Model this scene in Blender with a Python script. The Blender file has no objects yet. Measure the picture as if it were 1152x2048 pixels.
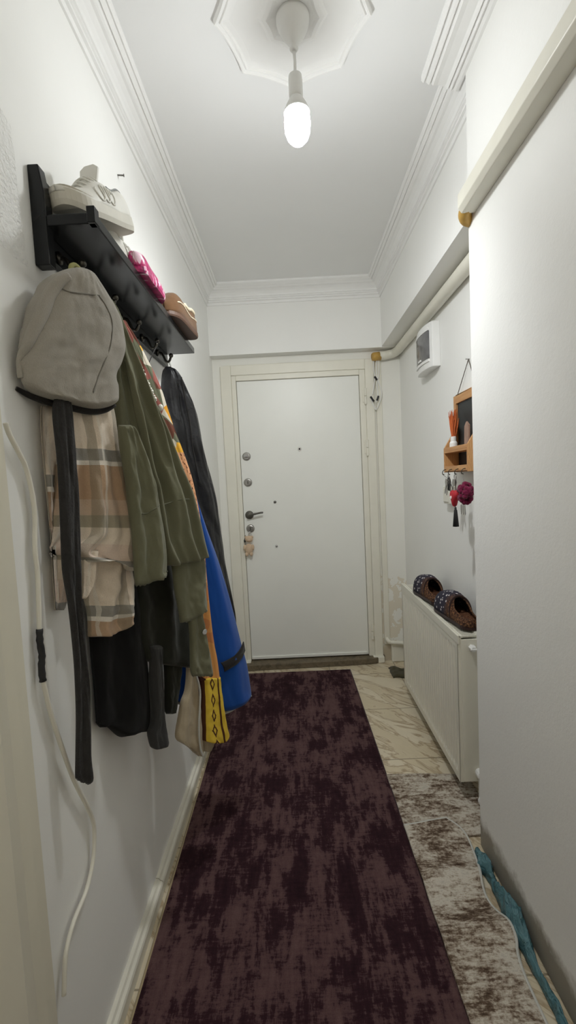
import bpy, bmesh, math, random
from mathutils import Vector, Matrix, noise
random.seed(7)
PI = math.pi
SC = bpy.context.scene
COL = SC.collection
# ------------------------------------------------------------------ camera model
F = 893.0
H = 1.30
RM = Matrix(((0.9987598823, 0.0066188243, -0.0493445907),
             (-0.0487520270, -0.0709735228, -0.9962861029),
             (-0.0100964021, 0.9974562398, -0.0705628262)))
CAM = Vector((0, 0, H))
def ray(px, py): return RM.transposed() @ Vector(((px-576)/F, (py-1024)/F, 1))
def atx(px, py, x):
    d = ray(px, py); return CAM + d*(x/d.x)
def aty(px, py, y):
    d = ray(px, py); return CAM + d*(y/d.y)
def atz(px, py, z):
    d = ray(px, py); return CAM + d*((z-H)/d.z)
def proj(p):
    c = RM @ (Vector(p)-CAM); return 576+F*c.x/c.z, 1024+F*c.y/c.z
# ------------------------------------------------------------------ materials
def lin(c):
    return tuple(((v/12.92) if v <= .04045 else ((v+.055)/1.055)**2.4) for v in c)
def rgb(r, g, b): return lin((r/255, g/255, b/255))
class NT:
    def __init__(s, m):
        s.t = m.node_tree; s.n = s.t.nodes; s.l = s.t.links
        s.b = s.n['Principled BSDF']
    def new(s, k, **kw):
        nd = s.n.new(k)
        for a, v in kw.items():
            if a.startswith('i_'):
                key = a[2:]
                key = int(key) if key.isdigit() else key.replace('_', ' ')
                if hasattr(v, 'is_output') or isinstance(v, bpy.types.NodeSocket): s.l.new(v, nd.inputs[key])
                else: nd.inputs[key].default_value = v
            else: setattr(nd, a, v)
        return nd
    def math(s, op, a, b=0.0, c=None, clamp=False):
        nd = s.n.new('ShaderNodeMath'); nd.operation = op; nd.use_clamp = clamp
        for i, v in enumerate((a, b) if c is None else (a, b, c)):
            if isinstance(v, bpy.types.NodeSocket): s.l.new(v, nd.inputs[i])
            else: nd.inputs[i].default_value = v
        return nd.outputs[0]
    def mix(s, f, a, b, mode='MIX'):
        nd = s.n.new('ShaderNodeMix'); nd.data_type = 'RGBA'; nd.blend_type = mode
        for i, v in ((0, f), (6, a), (7, b)):
            if isinstance(v, bpy.types.NodeSocket): s.l.new(v, nd.inputs[i])
            elif i == 0: nd.inputs[0].default_value = v
            else: nd.inputs[i].default_value = (*v[:3], 1)
        return nd.outputs[2]
    def coord(s, kind='Object'):
        return s.new('ShaderNodeTexCoord').outputs[kind]
    def mapping(s, src, scale=(1, 1, 1), rot=(0, 0, 0), loc=(0, 0, 0)):
        nd = s.new('ShaderNodeMapping'); s.l.new(src, nd.inputs['Vector'])
        nd.inputs['Scale'].default_value = scale; nd.inputs['Rotation'].default_value = rot; nd.inputs['Location'].default_value = loc
        return nd.outputs[0]
    def noise(s, vec, scale, detail=3, rough=.5, dist=0):
        nd = s.new('ShaderNodeTexNoise'); s.l.new(vec, nd.inputs['Vector'])
        nd.inputs['Scale'].default_value = scale; nd.inputs['Detail'].default_value = detail
        nd.inputs['Roughness'].default_value = rough; nd.inputs['Distortion'].default_value = dist
        return nd.outputs['Fac']
    def ramp(s, fac, stops, interp='LINEAR'):
        nd = s.new('ShaderNodeValToRGB'); s.l.new(fac, nd.inputs[0])
        cr = nd.color_ramp; cr.interpolation = interp
        while len(cr.elements) < len(stops): cr.elements.new(.5)
        for e, (p, c) in zip(cr.elements, stops):
            e.position = p; e.color = (*c, 1) if len(c) == 3 else c
        return nd.outputs[0]
    def bump(s, h, strength=.3, dist=.002, prev=None):
        nd = s.new('ShaderNodeBump'); s.l.new(h, nd.inputs['Height'])
        nd.inputs['Strength'].default_value = strength; nd.inputs['Distance'].default_value = dist
        if prev: s.l.new(prev, nd.inputs['Normal'])
        return nd.outputs[0]
    def col(s, v): s.l.new(v, s.b.inputs['Base Color'])
    def nrm(s, v): s.l.new(v, s.b.inputs['Normal'])
def M0(name, c, rough=.6, metal=0.0, spec=.5, sheen=0.0):
    m = bpy.data.materials.new(name); m.use_nodes = True
    b = m.node_tree.nodes['Principled BSDF']
    b.inputs['Base Color'].default_value = (*c, 1); b.inputs['Roughness'].default_value = rough
    b.inputs['Metallic'].default_value = metal; b.inputs['Specular IOR Level'].default_value = spec
    if sheen: b.inputs['Sheen Weight'].default_value = sheen
    return m
def plain(name, c, rough=.5, metal=0, var=.06, scale=30, bump=.1, spec=.5):
    m = M0(name, c, rough, metal, spec); k = NT(m)
    n = k.noise(k.coord(), scale, 3)
    k.col(k.mix(n, tuple(v*(1-var) for v in c), tuple(min(1, v*(1+var)) for v in c)))
    if bump: k.nrm(k.bump(n, bump, .001))
    return m
def fabric(name, c, var=.25, scale=25, weave=900, bump=.35, rough=.9, sheen=.15):
    m = M0(name, c, rough, 0, .2, sheen); k = NT(m); co = k.coord()
    n = k.noise(co, scale, 4, .6); f = k.noise(co, weave, 2, .6)
    a = k.mix(n, tuple(v*(1-var) for v in c), tuple(v*(1+var) for v in c))
    a = k.mix(k.math('MULTIPLY', f, .5), a, tuple(v*.6 for v in c))
    k.col(a); k.nrm(k.bump(f, bump, .0015, k.bump(n, .25, .004)))
    return m
def wallmat(name, c, rough_patch=False, grime=0.0, bump=.12, peel=None):
    m = M0(name, c, .55, 0, .3); k = NT(m); co = k.coord()
    n = k.noise(co, 2.2, 4, .6); f = k.noise(co, 160, 3, .6); g = k.noise(co, 38, 3, .55)
    a = k.mix(n, tuple(v*.955 for v in c), tuple(min(1, v*1.03) for v in c))
    sep = k.new('ShaderNodeSeparateXYZ'); k.l.new(co, sep.inputs[0])
    if grime:
        w = k.math('MULTIPLY', k.math('SUBTRACT', 0.075, k.math('SUBTRACT', sep.outputs[2], k.math('MULTIPLY', k.noise(co, 14, 4, .7), .10))), 22, clamp=True)
        a = k.mix(k.math('MULTIPLY', w, grime), a, rgb(112, 100, 78))
    if peel:
        w = k.math('LESS_THAN', k.math('ADD', sep.outputs[2], k.math('MULTIPLY', k.noise(co, 9, 3, .6), .75)), peel)
        w2 = k.math('GREATER_THAN', k.noise(co, 12, 3, .6), .47)
        a = k.mix(k.math('MULTIPLY', k.math('MULTIPLY', w, w2), .5), a, rgb(205, 190, 160))
    k.col(a)
    nb = k.bump(f, bump, .0015, k.bump(g, bump, .002))
    if rough_patch:
        ed = k.math('ADD', sep.outputs[1], k.math('MULTIPLY', k.noise(co, 5, 2), .12))
        msk = k.math('LESS_THAN', ed, .965)
        zz_ = k.math('ADD', sep.outputs[2], k.math('MULTIPLY', k.noise(co, 4, 2), .14))
        msk = k.math('MULTIPLY', msk, k.math('MULTIPLY', k.math('GREATER_THAN', zz_, 1.80), k.math('LESS_THAN', k.math('ADD', zz_, k.math('MULTIPLY', sep.outputs[1], .45)), 2.47)))
        h = k.math('MULTIPLY', k.noise(co, 75, 3, .65), msk)
        nb = k.bump(h, .7, .012, nb)
    k.nrm(nb); return m
# ------------------------------------------------------------------ mesh builder
class MB:
    def __init__(s): s.v = []; s.f = []; s.uv = {}
    def add(s, vs, fs):
        o = len(s.v); s.v += [Vector(p) for p in vs]; s.f += [tuple(i+o for i in f) for f in fs]; return o
    def box(s, a, b):
        x0, y0, z0 = [min(p, q) for p, q in zip(a, b)]; x1, y1, z1 = [max(p, q) for p, q in zip(a, b)]
        s.add([(x0,y0,z0),(x1,y0,z0),(x1,y1,z0),(x0,y1,z0),(x0,y0,z1),(x1,y0,z1),(x1,y1,z1),(x0,y1,z1)],
              [(0,3,2,1),(4,5,6,7),(0,1,5,4),(1,2,6,5),(2,3,7,6),(3,0,4,7)]); return s
    def prism(s, poly, d):               # poly: list of 3-D points, d: extrusion vector
        n = len(poly); d = Vector(d); P = [Vector(p) for p in poly]
        s.add(P+[p+d for p in P], [tuple(range(n))[::-1], tuple(range(n, 2*n))]+[(i, (i+1) % n, n+(i+1) % n, n+i) for i in range(n)]); return s
    def tube(s, pts, r, seg=8, cap=True):
        P = [Vector(p) for p in pts]; n = len(P)
        R = r if isinstance(r, (list, tuple)) else [r]*n
        vs = []; fs = []; up = None
        for i, p in enumerate(P):
            t = (P[min(i+1, n-1)]-P[max(i-1, 0)]).normalized()
            if up is None: up = t.orthogonal().normalized()
            up = (up-t*up.dot(t)); up = up.normalized() if up.length > 1e-6 else t.orthogonal().normalized()
            w = t.cross(up)
            for j in range(seg):
                a = 2*PI*j/seg; vs.append(p+(up*math.cos(a)+w*math.sin(a))*R[i])
        for i in range(n-1):
            for j in range(seg):
                fs.append((i*seg+j, i*seg+(j+1) % seg, (i+1)*seg+(j+1) % seg, (i+1)*seg+j))
        if cap: fs += [tuple(range(seg))[::-1], tuple((n-1)*seg+j for j in range(seg))]
        s.add(vs, fs); return s
    def lathe(s, prof, c, axis=(0, 0, 1), seg=24):   # prof: (r, h)
        ax = Vector(axis).normalized(); u = ax.orthogonal().normalized(); w = ax.cross(u); c = Vector(c)
        vs = []; fs = []; n = len(prof)
        for r, h in prof:
            for j in range(seg):
                a = 2*PI*j/seg; vs.append(c+ax*h+(u*math.cos(a)+w*math.sin(a))*max(r, 1e-5))
        for i in range(n-1):
            for j in range(seg): fs.append((i*seg+j, i*seg+(j+1) % seg, (i+1)*seg+(j+1) % seg, (i+1)*seg+j))
        fs += [tuple(range(seg))[::-1], tuple((n-1)*seg+j for j in range(seg))]
        s.add(vs, fs); return s
    def ball(s, c, r, seg=14, rings=9):
        r = (r, r, r) if not isinstance(r, (tuple, list)) else r
        c = Vector(c); vs = []; fs = []
        for i in range(rings+1):
            t = PI*i/rings
            for j in range(seg):
                a = 2*PI*j/seg; vs.append(c+Vector((r[0]*math.sin(t)*math.cos(a), r[1]*math.sin(t)*math.sin(a), r[2]*math.cos(t))))
        for i in range(rings):
            for j in range(seg): fs.append((i*seg+j, (i+1)*seg+j, (i+1)*seg+(j+1) % seg, i*seg+(j+1) % seg))
        s.add(vs, fs); return s
    def grid(s, rows, uvs=None, flip=False):
        n = len(rows); m = len(rows[0]); o = s.add([p for r in rows for p in r], [])
        for i in range(n-1):
            for j in range(m-1):
                q = (o+i*m+j, o+i*m+j+1, o+(i+1)*m+j+1, o+(i+1)*m+j)
                s.f.append(q[::-1] if flip else q)
        if uvs:
            for i in range(n):
                for j in range(m): s.uv[o+i*m+j] = uvs[i][j]
        return s
    def sweep(s, path, prof, closed=False):   # path: 2-D (x,y) points; prof: (inward d, z); inward = left of travel
        n = len(path); P = [Vector((p[0], p[1])) for p in path]; rows = []
        for i in range(n):
            d0 = (P[i]-P[i-1]).normalized() if i > 0 or closed else None
            d1 = (P[(i+1) % n]-P[i]).normalized() if i < n-1 or closed else None
            if d0 is None: d0 = d1
            if d1 is None: d1 = d0
            n0 = Vector((-d0.y, d0.x)); n1 = Vector((-d1.y, d1.x)); b = (n0+n1); b = b/ (1+n0.dot(n1))
            rows.append([Vector((P[i].x+b.x*d, P[i].y+b.y*d, z)) for d, z in prof])
        m = len(prof); o = s.add([p for r in rows for p in r], [])
        for i in range(n-1 if not closed else n):
            for j in range(m):
                a = o+i*m+j; b2 = o+i*m+(j+1) % m; i2 = (i+1) % n
                s.f.append((a, o+i2*m+j, o+i2*m+(j+1) % m, b2))
        if not closed: s.f += [tuple(o+j for j in range(m)), tuple(o+(n-1)*m+j for j in range(m))[::-1]]
        return s
    def done(s, name, m, parent=None, smooth=False, bevel=0, solid=0, sub=0, fix=True):
        me = bpy.data.meshes.new(name)
        org = Vector((0, 0, 0))
        me.from_pydata([tuple(v) for v in s.v], [], s.f)
        if s.uv:
            ul = me.uv_layers.new(name='UVMap')
            for lp in me.loops: ul.data[lp.index].uv = s.uv.get(lp.vertex_index, (0, 0))
        if fix:
            bm = bmesh.new(); bm.from_mesh(me)
            bmesh.ops.remove_doubles(bm, verts=bm.verts, dist=2e-6)
            bmesh.ops.recalc_face_normals(bm, faces=bm.faces); bm.to_mesh(me); bm.free()
        me.materials.append(m)
        if smooth:
            me.polygons.foreach_set('use_smooth', [True]*len(me.polygons))
        o = bpy.data.objects.new(name, me); COL.objects.link(o)
        if parent:
            o.parent = parent; o.matrix_parent_inverse = Matrix.Translation(-parent.location) if parent.type == 'EMPTY' and not parent.parent else Matrix()
        if bevel:
            b = o.modifiers.new('b', 'BEVEL'); b.width = bevel; b.segments = 2; b.limit_method = 'ANGLE'; b.angle_limit = .6
        if solid:
            b = o.modifiers.new('s', 'SOLIDIFY'); b.thickness = solid; b.offset = 0
        if sub:
            b = o.modifiers.new('u', 'SUBSURF'); b.levels = sub; b.render_levels = sub
        return o
def tag(o, label, cat, group=None, kind=None):
    if label: o['label'] = label
    if cat: o['category'] = cat
    if group: o['group'] = group
    if kind: o['kind'] = kind
    return o
def thing(name, loc, label, cat, group=None):
    o = bpy.data.objects.new(name, None); COL.objects.link(o); o.location = loc; o.empty_display_size = .05
    return tag(o, label, cat, group)
def struct(o, label=None, cat=None):
    o['kind'] = 'structure'
    return tag(o, label, cat)
def part(o, label): o['label'] = label; return o
def cr(p0, p1, p2, p3, t):
    return .5*((2*p1)+(p2-p0)*t+(2*p0-5*p1+4*p2-p3)*t*t+(3*p1-p0-3*p2+p3)*t**3)
def spline(P, n):
    P = [Vector(p) for p in P]; out = []; k = len(P)-1
    for i in range(n):
        t = i/(n-1)*k; j = min(int(t), k-1)
        out.append(cr(P[max(j-1, 0)], P[j], P[j+1], P[min(j+2, k)], t-j))
    return out
# ------------------------------------------------------------------ shared materials
WHITE = (.86, .86, .84)
m_wall = wallmat('wall paint', WHITE, grime=0)
m_wall_l = wallmat('left wall paint', WHITE, rough_patch=True)
m_wall_r = wallmat('right wall paint', WHITE, grime=.8, bump=.3)
m_wall_b = wallmat('door wall paint', (.83, .825, .78), peel=.98, grime=.6)
m_ceil = wallmat('ceiling paint', (.85, .855, .855), bump=.05)
m_plaster = plain('plaster trim', (.86, .86, .85), .55, var=.03, scale=20, bump=.05)
m_cream = plain('cream gloss paint', (.74, .71, .60), .35, var=.05, scale=12, bump=.05)
m_creamdoor = plain('ivory door casing paint', (.77, .75, .66), .4, var=.05, scale=10, bump=.05)
m_leaf = plain('white door paint', (.81, .815, .775), .38, var=.03, scale=5, bump=.03)
m_pipe = plain('ivory pipe paint', (.74, .72, .63), .35, var=.06, scale=14, bump=.06)
m_yellow = plain('yellow pipe sleeve', rgb(186, 148, 74), .5, var=.2, scale=60, bump=.1)
m_steel = plain('brushed steel', (.36, .35, .33), .35, .9, var=.15, scale=80, bump=.05)
m_chrome = plain('chrome', (.6, .6, .6), .2, 1, var=.05, bump=0)
m_black = plain('black rubber', (.012, .012, .013), .5, var=.2, bump=.05)
m_ivory = plain('ivory plastic', (.74, .72, .64), .4, var=.04, bump=.02)
m_wplastic = plain('white plastic', (.80, .80, .79), .35, var=.03, bump=.02)
m_wood = M0('pale wood', rgb(196, 146, 92), .5)
k = NT(m_wood); c_ = k.coord()
w_ = k.new('ShaderNodeTexWave'); k.l.new(k.mapping(c_, (30, 4, 30)), w_.inputs['Vector']); w_.inputs['Scale'].default_value = 1.5; w_.inputs['Distortion'].default_value = 4
k.col(k.mix(w_.outputs['Fac'], rgb(184, 132, 82), rgb(206, 160, 108)))
m_lacq = M0('black lacquer', (.008, .009, .010), .10, 0, .28)
k = NT(m_lacq); nn = k.noise(k.coord(), 9, 4, .6)
k.l.new(k.math('ADD', .15, k.math('MULTIPLY', nn, .14)), k.b.inputs['Roughness']); k.nrm(k.bump(k.noise(k.coord(), 20, 2), .04, .002))
# ------------------------------------------------------------------ room shell
XL, XB, XR, XN = -.495, .637, .77, .597     # left wall, beam face, recess wall, near right wall
YD, YH, YN, YB = 3.08, 3.0, 1.475, -2.2     # door wall, header face, near wall end, rear
ZC, ZS = 2.57, 2.145
def mk_floor():
    m = M0('marble tile', (.6, .55, .46), .28, 0, .5); k = NT(m); co = k.coord()
    mp = k.mapping(co, (1, 1, 1), (0, 0, .75))
    v = k.noise(k.mapping(mp, (1.1, 3.6, 1)), 3, 5, .6, 1.0)
    n = k.noise(co, 5, 4, .6)
    a = k.ramp(v, [(0, rgb(218, 208, 184)), (.46, rgb(224, 214, 192)), (.505, rgb(170, 150, 122)), (.55, rgb(216, 204, 178)), (1, rgb(198, 182, 152))])
    a = k.mix(k.math('MULTIPLY', n, .35), a, rgb(150, 134, 100))
    sep = k.new('ShaderNodeSeparateXYZ'); k.l.new(co, sep.inputs[0])
    def line(s, off):
        fr = k.math('FRACT', k.math('ADD', k.math('DIVIDE', s, .45), off))
        return k.math('LESS_THAN', k.math('ABSOLUTE', k.math('SUBTRACT', fr, .5)), .006)
    g = k.math('MAXIMUM', line(sep.outputs[0], .0556), line(sep.outputs[1], .13))
    k.col(k.mix(k.math('MULTIPLY', g, .7), a, rgb(110, 98, 78))); return m
m_floor = mk_floor()
struct(MB().box((XL-.15, YB-.1, -.1), (1.0, 3.3, 0)).done('floor', m_floor), 'cream marble tile floor with brown veins', 'floor')
struct(MB().box((XL-.15, YB-.1, ZC), (1.0, 3.3, ZC+.1)).done('ceiling', m_ceil), 'smooth white painted ceiling', 'ceiling')
struct(MB().box((XL-.15, YB-.1, 0), (XL, 3.3, ZC)).done('wall_left', m_wall_l), 'white left wall behind the hanging clothes', 'wall')
struct(MB().box((XN, YB-.1, 0), (XN+.4, YN, ZC)).done('wall_right', m_wall_r, bevel=.006), 'white wall at the right front with pipe along it', 'wall')
struct(MB().box((XR, YN, 0), (XR+.23, 3.3, ZC)).done('wall_right_recess', m_wall), 'white recessed wall behind the radiator', 'wall')
# door wall: pieces round the opening
DX0, DX1, DZ = -.371, .531, 2.03
mb = MB().box((XL, YD, 0), (DX0, 3.3, ZC)).box((DX1, YD, 0), (XR, 3.3, ZC)).box((DX0, YD, DZ), (DX1, 3.3, ZC))
struct(mb.done('wall_back', m_wall_b), 'white end wall around the entrance door with peeling paint at right', 'wall')
struct(MB().box((XL, YH, 2.14), (XR, YD, ZC)).done('wall_header', m_wall), 'white wall strip above the entrance door', 'wall')
struct(MB().box((XB, YN, ZS), (XR, YH, ZC)).done('beam', m_wall), 'white ceiling beam over the recessed wall', 'beam')
struct(MB().box((XL-.15, YB-.1, 0), (1.0, YB, ZC)).done('wall_rear', m_wall), 'white wall behind the camera', 'wall')
# crown moulding
prof = [(0, ZC), (.088, ZC), (.088, ZC-.012), (.083, ZC-.018), (.078, ZC-.015), (.074, ZC-.021), (.068, ZC-.026), (.064, ZC-.022), (.060, ZC-.030), (.054, ZC-.034),
        (.046, ZC-.036), (.034, ZC-.047), (.026, ZC-.060), (.024, ZC-.072), (.019, ZC-.074), (.021, ZC-.082), (.015, ZC-.085), (.016, ZC-.094), (.008, ZC-.097), (.006, ZC-.112), (0, ZC-.113)]
struct(MB().sweep([(XB, YN-.02), (XB, YH), (XL, YH), (XL, YB)], prof).done('trim_1', m_plaster), 'white ribbed plaster cornice around the far ceiling', 'cornice')
prof2 = [(0, ZC), (.117, ZC), (.117, ZC-.014), (.110, ZC-.022), (.105, ZC-.016), (.098, ZC-.024), (.092, ZC-.028), (.087, ZC-.022), (.080, ZC-.031), (.066, ZC-.030), (.050, ZC-.034),
         (.042, ZC-.036), (.034, ZC-.046), (.030, ZC-.040), (.024, ZC-.050), (.018, ZC-.045), (.008, ZC-.052), (0, ZC-.053)]
struct(MB().sweep([(XN, YB), (XN, YN+.055)], prof2).done('trim_2', m_plaster), 'white ribbed plaster cornice piece above the right front wall, cut short', 'cornice')
m_base = plain('ivory skirting', (.70, .68, .60), .4, var=.12, scale=9, bump=.06)
mb = MB()
for a, b in ((YB, 1.34), (1.343, 2.2), (2.203, YD)):
    mb.sweep([(XL, b), (XL, a)], [(0, 0), (.024, 0), (.024, .034), (.021, .040), (.014, .043), (.010, .049), (0, .050)])
struct(mb.done('baseboard_left', m_base), 'low ivory skirting strip along the left wall', 'baseboard')
# door threshold stone
m_stone = M0('threshold stone', (.2, .18, .14), .6); k = NT(m_stone); n_ = k.noise(k.coord(), 18, 5, .7, .6)
k.col(k.ramp(n_, [(0, rgb(60, 54, 42)), (.45, rgb(112, 100, 80)), (.6, rgb(84, 76, 60)), (1, rgb(170, 158, 130))])); k.nrm(k.bump(n_, .4, .01))
poly = [(-.44, 2.985, 0), (-.30, 2.995, 0), (.0, 3.0, 0), (.40, 3.012, 0), (.53, 3.02, 0), (.60, 3.06, 0), (.60, YD+.08, 0), (-.44, YD+.08, 0)]
struct(MB().prism(poly, (0, 0, .043)).done('trim_3', m_stone, bevel=.006), 'worn dark stone threshold under the door', 'threshold')
# small plinths of the jambs
mb = MB().box((DX0-.06, 3.03, 0), (DX0+.03, YD, .05)).box((.515, 3.03, 0), (.592, YD, .045)).box((.645, 3.04, 0), (XR, YD, .12))
struct(mb.done('trim_4', m_creamdoor, bevel=.006), 'chipped ivory plinth blocks at the foot of the door jambs', 'plinth')
# cream casing in the left foreground (edge of a doorway in the left wall)
prof3 = [(0, .40), (.012, .40), (.030, .46), (.046, .52), (.046, .60), (.036, .615), (.030, .645), (.032, .668), (.018, .684), (.020, .712), (.004, .722), (0, .724)]
mb = MB(); mb.prism([(XL+d, y+.035, 0) for d, y in prof3], (0, 0, 1.50))
struct(mb.done('trim_5', m_cream), 'cream moulded door casing at the left front edge', 'casing')
# ------------------------------------------------------------------ entrance door
d1 = thing('door_1', (.08, YD, 0), 'white steel entrance door in ivory frame at the corridor end', 'door'); d1['kind'] = 'structure'
mb = MB()
cz = 2.085; cx0, cx1 = -.442, .589
mb.box((cx0, YD-.022, .04), (DX0, YD+.0, cz)).box((DX1, YD-.022, .04), (cx1, YD, cz)).box((DX0, YD-.022, DZ-.01), (DX1, YD, cz))
mb.done('casing', m_creamdoor, d1, bevel=.004)
mb = MB()
mb.box((DX0, YD-.014, .04), (-.340, YD+.06, 2.02)).box((.492, YD-.014, .04), (DX1, YD+.06, 2.02)).box((-.340, YD-.014, 1.985), (.492, YD+.06, 2.03))
mb.done('door_frame', m_creamdoor, d1, bevel=.003)
lf = MB().box((-.338, YD-.004, .05), (.490, YD+.045, 1.983)).done('door_leaf', m_leaf, d1, bevel=.003)
mb = MB().box((-.335, YD-.012, .052), (.478, YD-.003, .072)); mb.done('kick_strip', m_leaf, lf, bevel=.003)
def onleaf(px, py, dy=0): return aty(px, py, YD-.004-dy)
m_dark = plain('dark bronze steel', (.13, .125, .11), .35, .8, var=.25, scale=120, bump=.08)
for i, (px, py) in enumerate(((493, 913), (496, 965), (501, 1057))):
    c = onleaf(px, py)
    r_ = MB().lathe([(.0285, 0), (.0285, .004), (.024, .010), (.0185, .012), (.0185, .010), (0, .010)], c, (0, -1, 0), 28).done('lock_rosette', m_steel, lf, smooth=False)
    mb = MB()
    if i == 0: mb.box((c.x-.016, c.y-.024, c.z-.006), (c.x+.016, c.y-.008, c.z+.006)); mb.done('thumb_turn', m_chrome, r_, bevel=.003)
    else: mb.box((c.x-.003, c.y-.016, c.z-.010), (c.x+.003, c.y-.008, c.z+.010)); mb.done('key_slot', m_dark, r_, bevel=.001)
c = onleaf(499, 1030)
hd = MB().lathe([(.029, 0), (.029, .005), (.024, .010), (.011, .012), (.010, .048), (0, .050)], c, (0, -1, 0), 28).done('door_handle', m_dark, lf)
e = onleaf(525, 1026, .045)
MB().tube(spline([(c.x, c.y-.042, c.z), (c.x+.012, c.y-.047, c.z+.002), (c.x+.03, c.y-.048, c.z+.007), (e.x-.01, c.y-.047, e.z+.003), (e.x+.004, c.y-.046, e.z+.002)], 14), [.0085]*3+[.0075]*5+[.0065]*6, 10).done('lever', m_dark, hd, smooth=True)
c = onleaf(599, 898)
ph = MB().lathe([(.0135, 0), (.0135, .003), (.011, .006), (.008, .006)], c, (0, -1, 0), 24).done('peephole', m_chrome, lf)
MB().lathe([(.0085, .004), (.006, .0075), (0, .008)], c, (0, -1, 0), 20).done('lens', m_black, ph)
for px, py, mm in ((550, 1004, m_dark), (553, 1092, m_chrome)):
    c = onleaf(px, py); MB().lathe([(.0095, 0), (.0095, .004), (.007, .008), (.003, .009), (0, .009)], c, (0, -1, 0), 18).done('bolt_cap', mm, lf)
for px, py in ((731, 792), (735, 895), (745, 1262)):
    c = aty(px, py, YD-.024)
    h_ = MB().tube([(c.x, c.y, c.z-.052), (c.x, c.y, c.z-.003)], .0085, 12).tube([(c.x, c.y, c.z+.001), (c.x, c.y, c.z+.052)], .0085, 12)
    h_.lathe([(.009, -.056), (.006, -.052)], c, (0, 0, 1), 12)
    h_.box((c.x-.018, c.y+.004, c.z-.04), (c.x+.018, YD-.012, c.z+.04)).done('hinge', m_creamdoor, d1)
# keys and plush pendant in the lowest lock
c = onleaf(500, 1062)
kt = thing('keychain', (c.x, c.y-.02, c.z-.11), 'beige plush figure keychain hanging from the lowest door lock', 'keychain')
m_plush = fabric('beige plush', rgb(214, 188, 160), .12, 60, 500, .6)
MB().box((c.x-.002, c.y-.030, c.z-.010), (c.x+.002, c.y-.006, c.z+.008)).tube([(c.x-.006, c.y-.030, c.z-.006), (c.x+.006, c.y-.030, c.z-.006)], .005, 8).done('key', m_chrome, kt)
MB().tube([Vector((c.x+.009*math.sin(a), c.y-.028, c.z-.022-.013*math.cos(a))) for a in [2*PI*i/14 for i in range(15)]], .0014, 6).done('key_ring', m_steel, kt, smooth=True)
p = aty(498, 1078, YD-.035); q = aty(498, 1098, YD-.035)
MB().tube([(c.x, c.y-.028, c.z-.034), (p.x, p.y, p.z+.015)], .002, 6).done('strap', m_black, kt)
hd_ = MB().ball(p, (.028, .020, .023)).ball(p+Vector((-.021, 0, .014)), .009).ball(p+Vector((.021, 0, .014)), .009).done('head', m_plush, kt, smooth=True)
MB().ball(p+Vector((0, -.018, -.006)), (.011, .007, .008)).done('muzzle', m_plush, hd_, smooth=True)
bd = MB().ball(q, (.028, .020, .038)).ball(q+Vector((-.027, -.004, .012)), (.011, .010, .020)).ball(q+Vector((.027, -.004, .012)), (.011, .010, .020)).ball(q+Vector((-.015, -.005, -.034)), (.012, .012, .016)).ball(q+Vector((.015, -.005, -.034)), (.012, .012, .016))
bd.done('body', m_plush, kt, smooth=True)
MB().ball(p+Vector((-.030, .004, -.012)), (.007, .006, .012)).ball(p+Vector((-.026, .004, .018)), (.005, .005, .008)).tube([p+Vector((-.026, .004, .018)), p+Vector((-.031, .006, -.012))], .003, 6).done('fob', m_black, kt, smooth=True)
# ------------------------------------------------------------------ ceiling rose + pendant lamp
LX, LY = .066, 1.316
RO = .218
def star(r, n=16):
    out = []
    for i in range(8):
        a0 = i*PI/4; a1 = a0+PI/4
        A = Vector((math.cos(a0), math.sin(a0)))*r; B = Vector((math.cos(a1), math.sin(a1)))*r
        for t in [j/n for j in range(n)]:
            p = A.lerp(B, t); nrm = (A+B).normalized()
            p = p-nrm*r*.035*math.sin(PI*t)+nrm*r*.012*math.sin(2*PI*t*1.0)*0
            out.append(p)
    return out
S0 = star(1.0)
mb = MB(); prev = None
pr = [(1.0, 0), (1.0, .010), (.985, .016), (.965, .016), (.950, .010), (.930, .009), (.918, .014), (.90, .014), (.885, .006), (.80, .004), (.45, .004), (.40, .010), (.34, .013), (.30, .009), (.24, .007), (.02, .007)]
n = len(S0); o = mb.add([Vector((LX+p.x*RO*r, LY+p.y*RO*r, ZC-h)) for r, h in pr for p in S0], [])
for i in range(len(pr)-1):
    for j in range(n): mb.f.append((o+i*n+j, o+i*n+(j+1) % n, o+(i+1)*n+(j+1) % n, o+(i+1)*n+j))
mb.f.append(tuple(o+(len(pr)-1)*n+j for j in range(n)))
tag(mb.done('ceiling_rose', m_plaster), 'white eight-pointed plaster rose on the ceiling around the lamp', 'ceiling rose')
lamp = thing('pendant_lamp', (LX, LY, ZC-.007), 'lit bare bulb on a short white cord hanging from the ceiling rose', 'lamp')
m_lampw = plain('aged white plastic', (.70, .70, .68), .5, var=.05, bump=.02)
MB().lathe([(.046, -.008), (.046, -.016), (.043, -.030), (.034, -.048), (.022, -.064), (.014, -.076), (.010, -.084), (.012, -.088), (.008, -.094), (0, -.094)], (LX, LY, ZC), (0, 0, 1), 32).done('canopy', m_lampw, lamp, smooth=True)
MB().tube([(LX, LY, ZC-.09), (LX+.001, LY, 2.45), (LX, LY, 2.40)], .0042, 8).done('cord', m_lampw, lamp, smooth=True)
MB().lathe([(.005, 2.425), (.010, 2.418), (.018, 2.412), (.0195, 2.40), (.0195, 2.36), (.018, 2.352), (.012, 2.350)], (LX, LY, 0), (0, 0, 1), 28).done('socket', m_lampw, lamp, smooth=True)
m_bulb = M0('lit bulb', (1, 1, 1), .4); b_ = m_bulb.node_tree.nodes['Principled BSDF']
b_.inputs['Emission Color'].default_value = (.975, 1.0, 1.0, 1); b_.inputs['Emission Strength'].default_value = 112
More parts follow.
